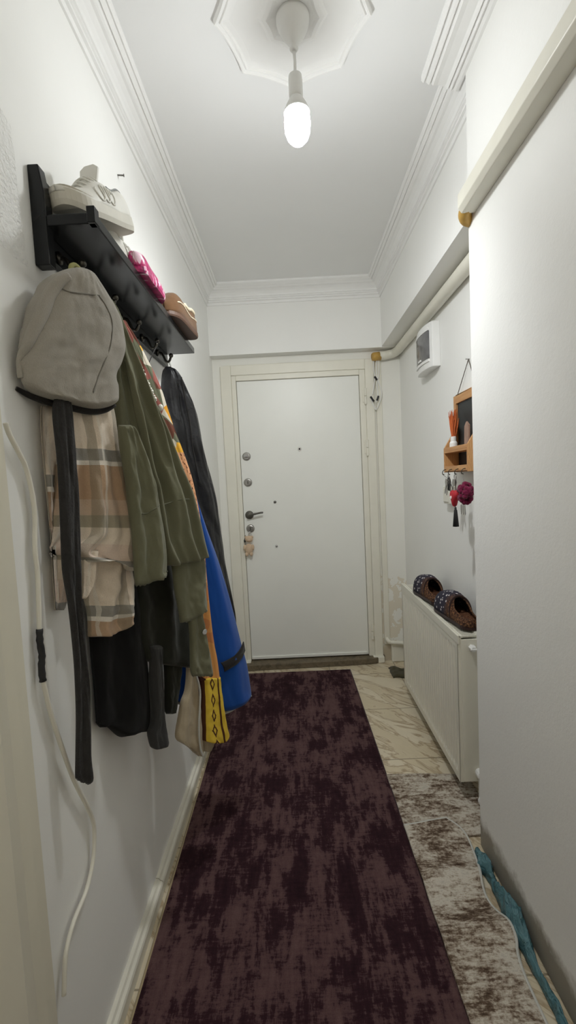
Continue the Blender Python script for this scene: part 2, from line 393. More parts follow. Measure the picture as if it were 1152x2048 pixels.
MB().lathe([(.013, 2.366), (.015, 2.358), (.022, 2.346), (.030, 2.332), (.0355, 2.318), (.0365, 2.314), (.0345, 2.313)], (LX, LY, 0), (0, 0, 1), 28).done('bulb_housing', m_lampw, lamp, smooth=True)
MB().lathe([(.0345, 2.3135), (.0355, 2.300), (.0365, 2.286), (.035, 2.266), (.029, 2.249), (.018, 2.237), (.008, 2.233), (0, 2.232)], (LX, LY, 0), (0, 0, 1), 20).done('bulb', m_bulb, lamp, smooth=True)
sl = bpy.data.lights.new('fill_spot', 'SPOT'); so_ = bpy.data.objects.new('fill_spot', sl); COL.objects.link(so_); so_.location = (LX, LY+.004, 2.218)
sl.energy = 31; sl.spot_size = math.radians(165); sl.spot_blend = 1; sl.shadow_soft_size = .03; sl.color = (.975, 1, 1)
so_.rotation_euler = (math.radians(38), 0, 0)      # added spot below the bulb, aimed at the door to even out the light
# added fill lamp, unseen behind the camera; brightens the door and cream casing
l2 = thing('added_fill_lamp', (.05, -1.5, ZC), 'added round fill lamp on the ceiling, unseen behind the camera', 'lamp')
MB().lathe([(.11, 0), (.11, -.02), (.10, -.03), (0, -.03)], (.05, -1.5, ZC), (0, 0, 1), 28).done('base', m_lampw, l2)
m_fill_lamp = M0('fill lamp shade', (1, 1, 1), .4); b_ = m_fill_lamp.node_tree.nodes['Principled BSDF']
b_.inputs['Emission Color'].default_value = (1.0, .93, .82, 1); b_.inputs['Emission Strength'].default_value = 46
MB().lathe([(.10, -.03), (.10, -.05), (.08, -.085), (.04, -.105), (0, -.11)], (.05, -1.5, ZC), (0, 0, 1), 28).done('shade', m_fill_lamp, l2, smooth=True)
# ------------------------------------------------------------------ pipes, trunking
t = thing('pipe_cover', (XN, .5, 2.1), 'ivory boxed pipe cover running along the upper right front wall, yellow end showing', 'pipe')
u0 = atx(914.6, 388, .545); rg = atx(923, 407, .545)
zt, zb_, ye = u0.z, rg.z-.012, u0.y
MB().prism([(XN, YB, zt+.006), (.556, YB, zt+.006), (.545, YB, zt-.004), (.545, YB, zb_+.014), (.556, YB, zb_), (XN, YB, zb_-.0)], (0, ye-YB, 0)).done('cover', m_pipe, t, bevel=.002)
part(MB().tube(spline([(.574, ye-.06, zb_+.022), (.574, ye-.01, zb_+.020), (.574, ye+.018, zb_+.012), (.585, ye+.036, zb_+.004), (.612, ye+.048, zb_+.002)], 14), .0195, 14).done('pipe_end', m_yellow, t, smooth=True), 'yellow pipe end')
t = thing('gas_pipe', (XR, 2.2, 2.1), 'ivory pipe under the beam turning above the door corner, yellow end', 'pipe')
mb = MB()
px_ = XR-.030; pz = 2.112
mb.tube([(px_, YN+.02, pz)]+[(px_, y, pz) for y in (2.0, 2.6, YH-.03)]+[(px_-.006, YH+.015, pz-.001), (px_-.022, YH+.040, pz-.006), (px_-.05, YH+.046, pz-.010), (.67, YH+.046, pz-.014), (.63, YH+.046, pz-.016)], .029, 16)
mb.done('pipe', m_pipe, t, smooth=True)
part(MB().tube([(.636, YH+.046, pz-.017), (.59, YH+.044, pz-.020), (.578, YH+.043, pz-.021)], [.0285, .028, .022], 14).done('pipe_end', m_yellow, t, smooth=True), 'yellow bare pipe end')
tr = thing('cable_duct', (.62, YD, 0), 'flat ivory cable duct standing right of the door casing', 'cable duct')
MB().box((.602, YD-.016, .12), (.640, YD, 2.075)).done('duct', m_creamdoor, tr, bevel=.003)
# loose cables by the door corner
cb = thing('loose_cables', (.61, YD-.03, 1.85), 'thin loop of loose white cables with black taped ends beside the top hinge', 'cable')
def cpt(px, py, d=.035): return aty(px, py, YD-d)
MB().tube(spline([cpt(754, 716), cpt(753, 740), cpt(754, 755), cpt(761, 775), cpt(763, 790), cpt(758, 808), cpt(752, 819), cpt(746, 808), cpt(742, 797)], 34), .003, 8).done('cable', m_wplastic, cb, smooth=True)
MB().tube(spline([cpt(748, 716), cpt(747, 738), cpt(750, 752), cpt(748, 770), cpt(745, 790)], 18), .003, 8).done('cable', m_wplastic, cb, smooth=True)
MB().tube(spline([cpt(757, 716), cpt(758, 745), cpt(754, 768), cpt(756, 790), cpt(752, 806)], 18), .003, 8).done('cable', m_wplastic, cb, smooth=True)
for a, b in (((749, 753), (754, 760)), ((741, 793), (748, 803)), ((757, 792), (754, 801))):
    MB().tube([cpt(*a, .04), cpt(*b, .04)], .0065, 8).done('tape', m_black, cb)
# radiator pipe and floor bits by the door
hp = thing('heating_pipe', (.7, 3.0, .12), 'short ivory heating pipe low on the end wall beside the radiator', 'pipe')
MB().tube(spline([(.615, YD-.02, .165), (.625, 3.035, .150), (.65, 3.03, .143), (.74, 2.98, .143), (.742, 2.70, .143), (.70, 2.60, .143)], 24), .014, 10).done('pipe', m_pipe, hp, smooth=True)
m_rag = fabric('dark green rag', rgb(74, 70, 52), .35, 30, 400, .6)
mb = MB(); rows = []
for i in range(13):
    a = i/12; row = []
    for j in range(13):
        b = j/12; x = .595+.165*a; y = 2.79+.15*b-.02*a
        e = max(0, min(1, min(a, 1-a, b, 1-b)*7)); 
        row.append(Vector((x+.012*noise.noise((a*3, b*3, 1)), y+.03*noise.noise((a*3, b*3, 5)), .002+.016*e+.012*e*noise.noise((a*6, b*6, 2)))))
    rows.append(row)
mb.grid(rows); 
tag(mb.done('floor_rag', m_rag, smooth=True, solid=.004), 'dark green folded rag on the floor at the far foot of the radiator', 'rag')
# ------------------------------------------------------------------ fuse box
fx = .715
A = atx(834, 700, .755); B = atx(878, 668, .755)
zb1 = atx(836, 758, .755).z
y0, y1 = B.y+.03, A.y-.09; z0, z1 = zb1-.012, 2.050
fb = thing('fuse_box', (XR, (y0+y1)/2, z0), 'white fuse box with a smoked curved door under the pipe', 'fuse box')
def arcx(y, d=.0):
    s_ = (y-(y0+y1)/2)/((y1-y0)/2); return .745-.034*math.sqrt(max(0, 1-s_*s_*.85))-d
ny = 14
def curved(ya, yb, za, zb, x_in, d): # curved front slab
    ys = [ya+(yb-ya)*i/ny for i in range(ny+1)]
    return [(arcx(y, d), y, za) for y in ys]+[(x_in, yb, za), (x_in, ya, za)]
mb = MB(); mb.prism(curved(y0, y1, z0, z1, XR, 0), (0, 0, z1-z0)); bx_ = mb.done('body', m_wplastic, fb, bevel=.003)
m_smoke = M0('smoked plastic', (.10, .10, .105), .12, 0, .5)
k = NT(m_smoke); k.col(k.mix(k.noise(k.coord(), 22, 3), (.07, .07, .075), (.20, .20, .205)))
mb = MB(); m_ = .022; yy0, yy1 = y0+m_, y1-.020
ys = [yy0+(yy1-yy0)*i/ny for i in range(ny+1)]
mb.prism([(arcx(y, .004), y, z0+.045) for y in ys]+[(arcx(y, -.006), y, z0+.045) for y in ys[::-1]], (0, 0, z1-z0-.085)); dr = mb.done('door', m_smoke, fb)
for za, zb in ((z0+.030, z0+.043), (z1-.038, z1-.026)):
    MB().prism([(arcx(y, .006), y, za) for y in ys]+[(arcx(y, -.004), y, za) for y in ys[::-1]], (0, 0, zb-za)).done('door_rail', m_wplastic, fb)
MB().box((arcx((yy0+yy1)/2, .010), (yy0+yy1)/2-.02, z0+.05), (arcx((yy0+yy1)/2, .002), (yy0+yy1)/2+.02, z0+.06)).done('latch', m_wplastic, dr, bevel=.002)
# ------------------------------------------------------------------ radiator
rx, rb = .610, .700
ry0, ry1, rz0, rz1 = 1.683, 2.555, .078, .670
rad = thing('radiator', ((rx+rb)/2, (ry0+ry1)/2, 0), 'ivory panel radiator on the recessed wall with slippers on top', 'radiator')
m_rad = plain('radiator enamel', (.74, .72, .63), .35, var=.03, scale=10, bump=.02)
mb = MB(); N = 27; pit = (ry1-ry0-.05)/N; prow = []
pts = [(ry0, .0), (ry0+.022, 0)]
for i in range(N):
    s_ = ry0+.025+i*pit
    pts += [(s_+pit*.12, 0), (s_+pit*.30, .008), (s_+pit*.70, .008), (s_+pit*.88, 0)]
pts += [(ry1-.022, 0), (ry1, 0)]
zz = [rz0, rz0+.030, rz0+.050, rz1-.075, rz1-.050, rz1]
rows = [[Vector((rx+d*(0 if (i in (0, 1, 4, 5)) else 1), y, z)) for y, d in pts] for i, z in enumerate(zz)]
mb.grid(rows)
back = [[Vector((rx+.014, y, z)) for y, d in pts] for z in (rz0, rz1)]
mb.grid(back, flip=True)
mb.box((rx, ry0, rz0), (rx+.014, ry0+.004, rz1)).box((rx, ry1-.004, rz0), (rx+.014, ry1, rz1)).box((rx+.001, ry0, rz1-.004), (rx+.014, ry1, rz1)).box((rx+.001, ry0, rz0), (rx+.014, ry1, rz0+.004))
mb.done('front_panel', m_rad, rad, fix=False)
MB().box((rb-.014, ry0, rz0), (rb, ry1, rz1)).done('rear_panel', m_rad, rad, bevel=.002)
MB().box((rx+.012, ry0-.003, rz0+.006), (rb-.008, ry0+.002, rz1-.012)).done('side_cover', m_rad, rad, bevel=.002)
MB().box((rx+.012, ry1-.002, rz0+.006), (rb-.008, ry1+.003, rz1-.012)).done('side_cover', m_rad, rad, bevel=.002)
mb = MB().box((rx-.002, ry0-.004, rz1-.030), (rx+.006, ry1+.004, rz1+.004)).box((rx+.010, ry0-.004, rz1-.006), (rx+.018, ry1+.004, rz1+.003)).box((rb-.012, ry0-.004, rz1-.006), (rb, ry1+.004, rz1+.003))
mb.done('top_rim', m_rad, rad, bevel=.0015)
mb = MB()
for i in range(58):
    y = ry0+.012+i*(ry1-ry0-.03)/57; mb.box((rx+.018, y, rz1-.010), (rb-.012, y+.007, rz1-.003))
mb.done('top_grille', m_rad, rad)
MB().lathe([(.013, 0), (.013, .022), (.010, .026), (0, .026)], (rx+.052, ry0-.0, rz1-.045), (0, -1, 0), 6).box((rx+.040, ry0-.030, rz1-.047), (rx+.064, ry0-.024, rz1-.043)).done('vent_plug', m_wplastic, rad)
vl = MB().lathe([(.016, 0), (.018, .014), (.018, .032), (.013, .036), (0, .036)], (rb-.018, ry0, rz0+.045), (0, -1, 0), 12).tube([(rb-.018, ry0-.02, rz0+.045), (rb-.018, ry0-.02, .0)], .010, 10).done('valve', m_wplastic, rad)
MB().lathe([(.011, 0), (.017, .006), (.019, .03), (.016, .045), (0, .046)], (rb-.018, ry0-.02, rz0-.055), (0, -1, .1), 12).done('valve_cap', m_wplastic, vl)
for yy in (ry0+.12, ry1-.12): MB().box((rb, yy-.015, rz0+.1), (XR, yy+.015, rz1-.1)).done('wall_bracket', m_rad, rad)
# ------------------------------------------------------------------ footwear
def shoe(root, L, W, hts, mats, sole_t=.022, open_from=.45, a_open=.55, sole_over=.004, arch=0, toe_h=None, insole=True, lift=0):
    """local frame: +y toe, -y heel, z up, origin under the middle of the sole. hts: heights along heel->toe"""
    n = 26
    def hw(t):    # half width, t 0 heel .. 1 toe
        if t < .12: b = .72*math.sqrt(max(0, 1-((.12-t)/.12)**2))
        elif t > .78: b = 1.0*math.sqrt(max(0, 1-((t-.78)/.22)**2))
        else:
            s_ = (t-.12)/.66; b = .72+.28*(s_*s_*(3-2*s_))
        return max(.02, b)*W/2
    def yy(t): return -L/2+L*t
    def zb(t): return arch*(max(0, t-.75)/.25)**2*.02
    def hh(t):
        P = hts; s_ = t*(len(P)-1); j = min(int(s_), len(P)-2)
        return cr(P[max(j-1, 0)], P[j], P[j+1], P[min(j+2, len(P)-1)], s_-j)
    ts = [.0+.5*(1-math.cos(PI*i/(n-1))) for i in range(n)]
    # sole
    mb = MB(); ring0 = []; ring1 = []
    out = [(hw(t)+sole_over, t) for t in ts]
    loop = [(w, t) for w, t in out]+[(-w, t) for w, t in out[::-1]]
    bot = [Vector((w*.94, yy(t), zb(t))) for w, t in loop]; mid = [Vector((w, yy(t)*1.01, zb(t)+sole_t*.35)) for w, t in loop]; top = [Vector((w*.985, yy(t), zb(t)+sole_t)) for w, t in loop]
    m_ = len(loop); o = mb.add(bot+mid+top, [])
    for a in (0, 1):
        for j in range(m_): mb.f.append((o+a*m_+j, o+a*m_+(j+1) % m_, o+(a+1)*m_+(j+1) % m_, o+(a+1)*m_+j))
    mb.f.append(tuple(o+j for j in range(m_))[::-1]); mb.f.append(tuple(o+2*m_+j for j in range(m_)))
    so = mb.done('sole', mats[1], root, smooth=False, fix=True)
    # upper
    mb = MB(); ka = 9
    for sgn in (1, -1):
        rows = []
        for t in ts:
            if t >= open_from+.06: a1 = PI/2
            elif t <= open_from-.06: a1 = a_open*PI/2*(1+.25*(1-t/open_from)**2)
            else:
                s_ = (t-open_from+.06)/.12; a1 = (a_open+(1-a_open)*s_)*PI/2
            h_ = hh(t); w = hw(t); row = []
            for q in range(ka):
                a = a1*q/(ka-1)
                ca = math.cos(a)**.7; sa = math.sin(a)**.85
                row.append(Vector((sgn*w*ca, yy(t), zb(t)+sole_t*.8+h_*sa)))
            rows.append(row)
        mb.grid(rows, flip=sgn < 0)
    up = mb.done('upper', mats[0], root, smooth=True, solid=.004)
    if insole:
        mb = MB(); p = [Vector((w*.93, yy(t)*.97, zb(t)+sole_t+.002)) for w, t in loop]
        mb.prism(p, (0, 0, .004)); mb.done('insole', mats[2], root)
    return so, up, yy, hw, hh
def place(root, M):
    for o in list(root.children):
        o.matrix_parent_inverse = Matrix()
    root.matrix_world = M
def frame(toe, heel, up=(0, 0, 1), roll=0):
    toe = Vector(toe); heel = Vector(heel); y = (toe-heel).normalized(); z = Vector(up); z = (z-y*z.dot(y)).normalized()
    z = Matrix.Rotation(roll, 3, y) @ z; x = y.cross(z)
    c = (toe+heel)/2
    return Matrix(((x.x, y.x, z.x, c.x), (x.y, y.y, z.y, c.y), (x.z, y.z, z.z, c.z), (0, 0, 0, 1)))
# knitted slippers on radiator
m_knit = M0('dark knit', (.05, .03, .03), .9, 0, .2); k = NT(m_knit); co = k.coord()
vo = k.new('ShaderNodeTexVoronoi'); k.l.new(co, vo.inputs['Vector']); vo.inputs['Scale'].default_value = 48
sep = k.new('ShaderNodeSeparateXYZ'); k.l.new(co, sep.inputs[0])
base = k.ramp(k.noise(co, 130, 4, .75), [(.35, rgb(40, 28, 26)), (.5, rgb(82, 56, 42)), (.66, rgb(150, 108, 74))])
toe = k.mix(k.math('MULTIPLY', k.math('SUBTRACT', k.math('ADD', sep.outputs[1], k.math('MULTIPLY', k.noise(co, 30), .03)), -.005), 30, clamp=True), base, rgb(56, 54, 66))
dot = k.math('MULTIPLY', k.math('LESS_THAN', vo.outputs['Distance'], .24), k.math('GREATER_THAN', sep.outputs[1], .0))
k.col(k.mix(dot, toe, rgb(205, 200, 200))); k.nrm(k.bump(k.noise(co, 260, 3, .7), .8, .004))
m_knit_in = M0('brown knit lining', (.1, .06, .04), .95, 0, .1); k = NT(m_knit_in); co = k.coord(); n_ = k.noise(co, 190, 4, .75, .5)
k.col(k.ramp(n_, [(.3, rgb(44, 26, 22)), (.5, rgb(110, 72, 54)), (.7, rgb(176, 136, 100))])); k.nrm(k.bump(n_, 1, .005))
m_knit_sole = fabric('dark knit sole', rgb(52, 34, 30), .3, 60, 300, .6)
def slipper(label, toe, heel, roll=0):
    r = thing('knit_slipper', (0, 0, 0), label, 'slipper', 'knitted slippers on the radiator')
    L = (Vector(toe)-Vector(heel)).length
    so, up, yy, hw, hh = shoe(r, L, .116, [.034, .034, .046, .080, .092, .090, .076, .034], [m_knit, m_knit_sole, m_knit_in], .016, .42, .62, .003)
    mb = MB(); pts = []
    for i in range(25):
        a = -PI*.5+PI*i/24
        pts.append(Vector((.046*math.sin(a*1.0), yy(.375)+.020*math.cos(a*1.0), .014+.082*max(0, math.cos(a))**.7+.006)))
    mb.tube(pts, .005, 6); mb.done('cuff', m_knit_sole, up, smooth=True)
    place(r, frame(toe, heel, roll=roll)); return r
zt_ = rz1+.005
slipper('dark dotted knitted slipper nearer the camera, its brown lined opening showing', (.676, 2.05, zt_), (.690, 1.72, zt_), 0)
slipper('dark dotted knitted slipper on the far end of the radiator, behind the other', (.672, 2.38, zt_), (.684, 2.07, zt_), 0)
# ------------------------------------------------------------------ coat rack
SZ0, SZ1 = 1.835, 1.857
rk = thing('coat_rack', (XL, 1.4, 1.77), 'glossy black wall coat rack with a shelf for shoes above hooks', 'coat rack')
MB().box((XL, .958, 1.785), (XL+.016, 1.862, 1.945)).done('back_panel', m_lacq, rk, bevel=.002)
for y in (.932,):
    MB().prism([(XL, y, 1.758), (XL+.030, y, 1.758), (XL+.030, y, 1.90), (XL+.022, y, 1.953), (XL, y, 1.953)], (0, .026, 0)).done('side_post', m_lacq, rk, bevel=.002)
MB().box((XL+.016, .935, SZ0), (-.368, 1.862, SZ1)).done('shelf', m_lacq, rk, bevel=.002)
MB().box((-.383, .930, SZ0), (-.366, .952, SZ1+.010)).done('front_lip', m_lacq, rk, bevel=.0015)
m_brass = plain('aged brass', (.07, .065, .055), .3, .9, var=.2, bump=.05)
HOOK = [1.0, 1.18, 1.36, 1.54, 1.715]
for y in HOOK:
    h_ = MB().lathe([(.013, 0), (.013, .004), (.007, .007)], (XL+.016, y, 1.803), (1, 0, 0), 14)
    h_.tube(spline([(XL+.018, y, 1.803), (XL+.032, y, 1.800), (XL+.040, y, 1.785), (XL+.046, y, 1.770), (XL+.058, y, 1.768), (XL+.066, y, 1.784)], 16), .0045, 8)
    ho = h_.done('hook', m_brass, rk, smooth=True)
    MB().ball((XL+.067, y, 1.790), .0085, 10, 7).done('knob', m_brass, ho, smooth=True)
# sneakers etc. on the shelf
m_sneak = plain('white sneaker leather', (.66, .65, .60), .55, var=.08, scale=40, bump=.15)
m_snsole = plain('off-white rubber', (.60, .58, .51), .6, var=.08, scale=40, bump=.1)
m_lin = fabric('pale lining', rgb(196, 190, 176), .1, 60, 500)
m_gline = plain('grey piping', (.22, .23, .22), .6, bump=0)
def sneaker(label, toe, heel, roll=0):
    r = thing('sneaker', (0, 0, 0), label, 'shoe', 'white sneakers on the coat rack')
    L = (Vector(toe)-Vector(heel)).length
    so, up, yy, hw, hh = shoe(r, L, .092, [.054, .066, .058, .064, .060, .038, .026, .010], [m_sneak, m_snsole, m_lin], .030, .40, .62, .004, arch=1)
    for sgn in (1, -1):
        pts = []
        for i in range(36):   # looping side stitching like piped lines
            t = .64-.30*i/35; a = 2*PI*3.2*i/35
            tt = max(.2, min(.8, t+.045*math.sin(a)))
            ang = (.32+.20*math.cos(a))*PI/2
            w = hw(tt); pts.append(Vector((sgn*(w*math.cos(ang)**.7+.003), yy(tt), .024+hh(tt)*math.sin(ang)**.85)))
        MB().tube(pts, .0020, 6).done('side_piping', m_sneak, up, smooth=True)
        pts = []
        for i in range(14):
            t = .36-.34*i/13; ang = .66*PI/2*(1+.2*(1-t/.4)**2); w = hw(t)
            pts.append(Vector((sgn*w*math.cos(ang)**.7*1.03, yy(t), .026+hh(t)*math.sin(ang)**.85)))
        MB().tube(pts, .0022, 6).done('collar_trim', m_gline, up, smooth=True)
    mb = MB()
    for i in range(5):
        t = .50+.055*i; z = .026+hh(t)
        mb.tube(spline([(-.026, yy(t), z-.008), (-.012, yy(t)+.004, z+.003), (.012, yy(t)-.004, z+.003), (.026, yy(t), z-.008)], 9), .0026, 6)
    mb.done('laces', m_sneak, up, smooth=True)
    z = .03+hh(.46); y_ = yy(.46)
    MB().prism([(-.022, y_, z-.012), (.022, y_, z-.012), (.024, y_-.016, z+.020), (.012, y_-.020, z+.028), (-.012, y_-.020, z+.028), (-.024, y_-.016, z+.020)], (0, .007, .002)).done('tongue', m_sneak, r, bevel=.002)
    part(MB().box((-.008, yy(0)-.006, .040), (.008, yy(0)+.002, .052)).done('heel_tab', m_gline, up, bevel=.001), 'small grey heel tab')
    place(r, frame(toe, heel, roll=roll)); return r
sneaker('white sneaker on the near end of the coat rack shelf, heel raised', (-.446, .962, 1.868), (-.386, 1.178, 1.940), 0)
sneaker('white sneaker mostly hidden on the shelf under the raised one', (-.430, 1.345, 1.858), (-.430, 1.105, 1.858), 0)
m_pink = M0('pink shiny shoe', rgb(176, 30, 96), .3); k = NT(m_pink)
pv = k.noise(k.mapping(k.coord(), (1, 2.2, 1), (0, 0, .7)), 26, 2, .5, .6)
k.col(k.ramp(pv, [(.38, rgb(120, 20, 74)), (.52, rgb(188, 36, 108)), (.63, rgb(200, 60, 124)), (.66, rgb(240, 206, 222))]))  # palest stop paints glossy highlights into the pink
r = thing('shoe', (0, 0, 0), 'shiny pink shoe on the middle of the coat rack shelf', 'shoe')
shoe(r, .225, .082, [.038, .042, .038, .038, .035, .028, .013], [m_pink, m_pink, m_lin], .018, .42, .62)
place(r, frame((-.396, 1.405, 1.858), (-.380, 1.205, 1.858)))
m_brown = fabric('brown suede', rgb(98, 70, 45), .2, 40, 500, .3)
m_cuff = fabric('cream fleece', rgb(222, 206, 178), .1, 70, 350, .7)
m_bsole = plain('brown rubber sole', rgb(86, 62, 48), .6)
for lab, a, b in (('brown suede slipper with cream lining at the far shelf end, front of the pair', (-.388, 1.50, 1.858), (-.352, 1.765, 1.858)),
                  ('brown suede slipper with cream lining at the far shelf end, against the wall', (-.444, 1.60, 1.858), (-.442, 1.855, 1.858))):
    r = thing('suede_slipper', (0, 0, 0), lab, 'slipper', 'brown slippers on the coat rack')
    L = (Vector(a)-Vector(b)).length
    so, up, yy, hw, hh = shoe(r, L, .074, [.078, .082, .070, .074, .084, .074, .030], [m_brown, m_bsole, m_cuff], .016, .48, .72)
    for sgn in (1, -1):
        pts = [Vector((sgn*hw(t)*math.cos(.72*PI/2)**.7*1.08, yy(t), .014+hh(t)*math.sin(.74*PI/2)**.85+.004)) for t in [.02+.44*i/12 for i in range(13)]]
        MB().tube(pts, .007, 8).done('cuff', m_cuff, up, smooth=True)
    for sgn in (1, -1):
        pts = [Vector((sgn*(hw(t)*math.cos(.34*PI/2)**.7+.002), yy(t), .014+hh(t)*math.sin(.34*PI/2)**.85)) for t in [.05+.80*i/16 for i in range(17)]]
        MB().tube(pts, .0028, 6).done('trim', m_cuff, up, smooth=True)
    place(r, frame(a, b))
# ------------------------------------------------------------------ hanging clothes
class Plane:
    def __init__(s, x, y, deg):
        a = math.radians(deg); s.p = Vector((x, y, 0)); s.d = Vector((math.sin(a), math.cos(a), 0)); s.n = Vector((math.cos(a), -math.sin(a), 0))
    def at(s, px, py):
        d = ray(px, py); t_ = (s.p-CAM).dot(s.n)/d.dot(s.n); return CAM+d*t_
def cloth(name, m, parent, plane, rows, th=.03, folds=(), nu=44, nv=64, wr=.004, seed=0, jag=0, minx=XL+.012, flat=3.0, topt=.04, bott=.02, hang=0, thb=None, seam=None):
    """closed hanging cloth body: rows = outline rows, given left to right, top to bottom"""
    R = []
    for row in rows:
        P = [plane.at(*p) for p in row]
        if len(P) == 2: R.append([P[0].lerp(P[1], j/(nu-1)) for j in range(nu)])
        else: R.append(spline(P, nu))
    k_ = len(R)-1
    # chord-length parameter
    cl = [0]
    for i in range(k_): cl.append(cl[-1]+max(1e-4, (R[i+1][nu//2]-R[i][nu//2]).length))
    tot = cl[-1]
    thb = th if thb is None else thb
    front = []; bk = []; uvs = []
    wid = max((r[-1]-r[0]).length for r in R)
    for i in range(nv):
        L = tot*i/(nv-1); j = 0
        while j < k_-1 and cl[j+1] < L: j += 1
        t_ = (L-cl[j])/(cl[j+1]-cl[j]); v = i/(nv-1)
        fr = []; br = []; ur = []
        for q in range(nu):
            u = q/(nu-1)
            p = cr(R[max(j-1, 0)][q], R[j][q], R[j+1][q], R[min(j+2, k_)][q], t_)
            prof_ = (1-abs(2*u-1)**flat)**.5 if 0 < u < 1 else 0
            vt = min(1, v/topt) if topt else 1; vb = min(1, (1-v)/bott) if bott else 1
            e = prof_*math.sqrt(max(0, vt*(2-vt)))*math.sqrt(max(0, vb*(2-vb)))
            f = 0
            for amp, fq, ph, sk, v0 in folds:
                g = max(0, min(1, (v-v0)/.35)) if v0 >= 0 else 1
                f += amp*g*math.sin(2*PI*fq*(u+sk*(v-.5))+ph+1.2*noise.noise((v*2.2, ph, seed)))
            w_ = wr*(noise.noise((u*7+seed, v*9, seed*3.1))+.5*noise.noise((u*17, v*19+seed, 2)))
            off = e*(th+f+w_)
            pf = p+plane.n*off; pb = p-plane.n*e*thb
            if jag and i >= nv-2:
                dz = jag*(noise.noise((q*1.7, seed, 3))+.6*noise.noise((q*5.1, seed, 8)))
                pf.z += dz; pb.z += dz
            for w2 in (pf, pb):
                if w2.x < minx: w2.x = minx+ (0 if w2 is pb else .003)
            fr.append(pf); br.append(pb); ur.append((u*wid, L))
        front.append(fr); bk.append(br); uvs.append(ur)
    mb = MB(); mb.grid(front, uvs); mb.grid(bk, uvs, flip=True)
    # hem and top strips
    for i in (0, nv-1):
        mb.grid([front[i], bk[i]], [uvs[i], uvs[i]])
    for q in (0, nu-1):
        mb.grid([[r[q] for r in front], [r[q] for r in bk]])
    FRONT[o_ := mb.done(name, m, parent, smooth=True)] = [(proj(p), p) for r in front for p in r]
    return o_
FRONT = {}
def on(o, pts, off=.0, plane=None, n=None):
    """points of the cloth's front surface that show at the given places, raised by off"""
    out = []
    for x, y in pts:
        near = sorted(FRONT[o], key=lambda q: (q[0][0]-x)**2+(q[0][1]-y)**2)[:4]
        w = [1/(((q[0][0]-x)**2+(q[0][1]-y)**2)+.5) for q in near]
        p = sum((q[1]*a for q, a in zip(near, w)), Vector())/sum(w)
        out.append(p+(CAM-p).normalized()*off)
    return spline(out, n) if n else out
def line_on(plane, px, off): return [plane.at(*p)+plane.n*off for p in px]
# materials
m_grey = fabric('light grey fleece', rgb(160, 155, 146), .10, 16, 420, .5)
m_greyd = fabric('grey fleece seam', rgb(120, 116, 108), .1, 30, 420, .4)
m_dkl = fabric('black lining', rgb(34, 31, 29), .2, 30, 500)
m_char = fabric('charcoal wool', rgb(52, 51, 51), .6, 60, 200, 1.0)
m_olive = fabric('olive cotton', rgb(114, 114, 92), .13, 20, 700, .35)
m_oliv2 = fabric('olive seam', rgb(92, 93, 74), .1, 30, 700)
m_blk = fabric('black knit', rgb(21, 21, 21), .2, 30, 600, .3, sheen=.05)
m_dkgrey = fabric('dark grey knit', rgb(58, 58, 58), .15, 30, 600, .4)
m_dkol = fabric('black green cotton', rgb(40, 41, 33), .2, 30, 600, .4)
m_blue = fabric('royal blue cloth', rgb(6, 72, 154), .07, 12, 800, .2, rough=.75)
m_nylon = M0('black nylon', (.010, .010, .011), .42, 0, .4); k = NT(m_nylon); n_ = k.noise(k.coord(), 14, 4, .55, .8); k.nrm(k.bump(n_, .5, .012))
m_beige = fabric('beige canvas', rgb(176, 162, 138), .15, 22, 500, .4)
m_white_e = fabric('pale binding', rgb(196, 196, 190), .1, 30, 500)
m_plaid = M0('beige plaid flannel', (.5, .4, .3), .92, 0, .15, .2); k = NT(m_plaid)
uv = k.new('ShaderNodeUVMap').outputs[0]; sp = k.new('ShaderNodeSeparateXYZ'); k.l.new(uv, sp.inputs[0])
def band(s, per, off, w):
    fr = k.math('FRACT', k.math('DIVIDE', k.math('ADD', s, off), per)); return k.math('LESS_THAN', fr, w)
vm = k.math('FRACT', k.math('DIVIDE', sp.outputs[1], .45))
cre, gry, whi, bro, oli = rgb(230, 216, 198), rgb(150, 148, 142), rgb(238, 232, 222), rgb(192, 162, 134), rgb(164, 156, 136)
c1 = k.ramp(vm, [(0, cre), (.31, gry), (.365, whi), (.39, bro), (.55, rgb(206, 182, 160)), (.63, oli), (.69, cre), (.78, rgb(222, 202, 186)), (.885, gry), (.93, whi)], 'CONSTANT')
c1 = k.mix(k.math('MULTIPLY', band(sp.outputs[0], .115, .02, .24), .52), c1, rgb(122, 118, 102))
c1 = k.mix(k.math('MULTIPLY', band(sp.outputs[0], .115, -.02, .08), .55), c1, rgb(232, 226, 214))
nz = k.noise(k.coord(), 420, 3, .6); c1 = k.mix(k.math('MULTIPLY', nz, .35), c1, rgb(120, 104, 88)); k.col(c1); k.nrm(k.bump(nz, .5, .002))
m_pat = M0('patterned cotton', (.5, .3, .2), .9, 0, .2); k = NT(m_pat)
uv = k.new('ShaderNodeUVMap').outputs[0]; sp = k.new('ShaderNodeSeparateXYZ'); k.l.new(uv, sp.inputs[0])
vo = k.new('ShaderNodeTexVoronoi'); k.l.new(k.mapping(uv, (30, 22, 1), (0, 0, .5)), vo.inputs['Vector']); vo.inputs['Scale'].default_value = 1.0
sc = k.new('ShaderNodeSeparateColor'); k.l.new(vo.outputs['Color'], sc.inputs[0])
pA = k.ramp(sc.outputs[0], [(0, rgb(92, 52, 40)), (.2, rgb(110, 112, 92)), (.38, rgb(150, 92, 84)), (.52, rgb(212, 150, 48)), (.66, rgb(208, 200, 184)), (.8, rgb(106, 66, 52)), (.92, rgb(226, 170, 60))], 'CONSTANT')
pB = k.mix(k.math('GREATER_THAN', k.noise(k.mapping(uv, (160, 70, 1)), 1, 2), .60), rgb(222, 164, 122), rgb(110, 66, 48))
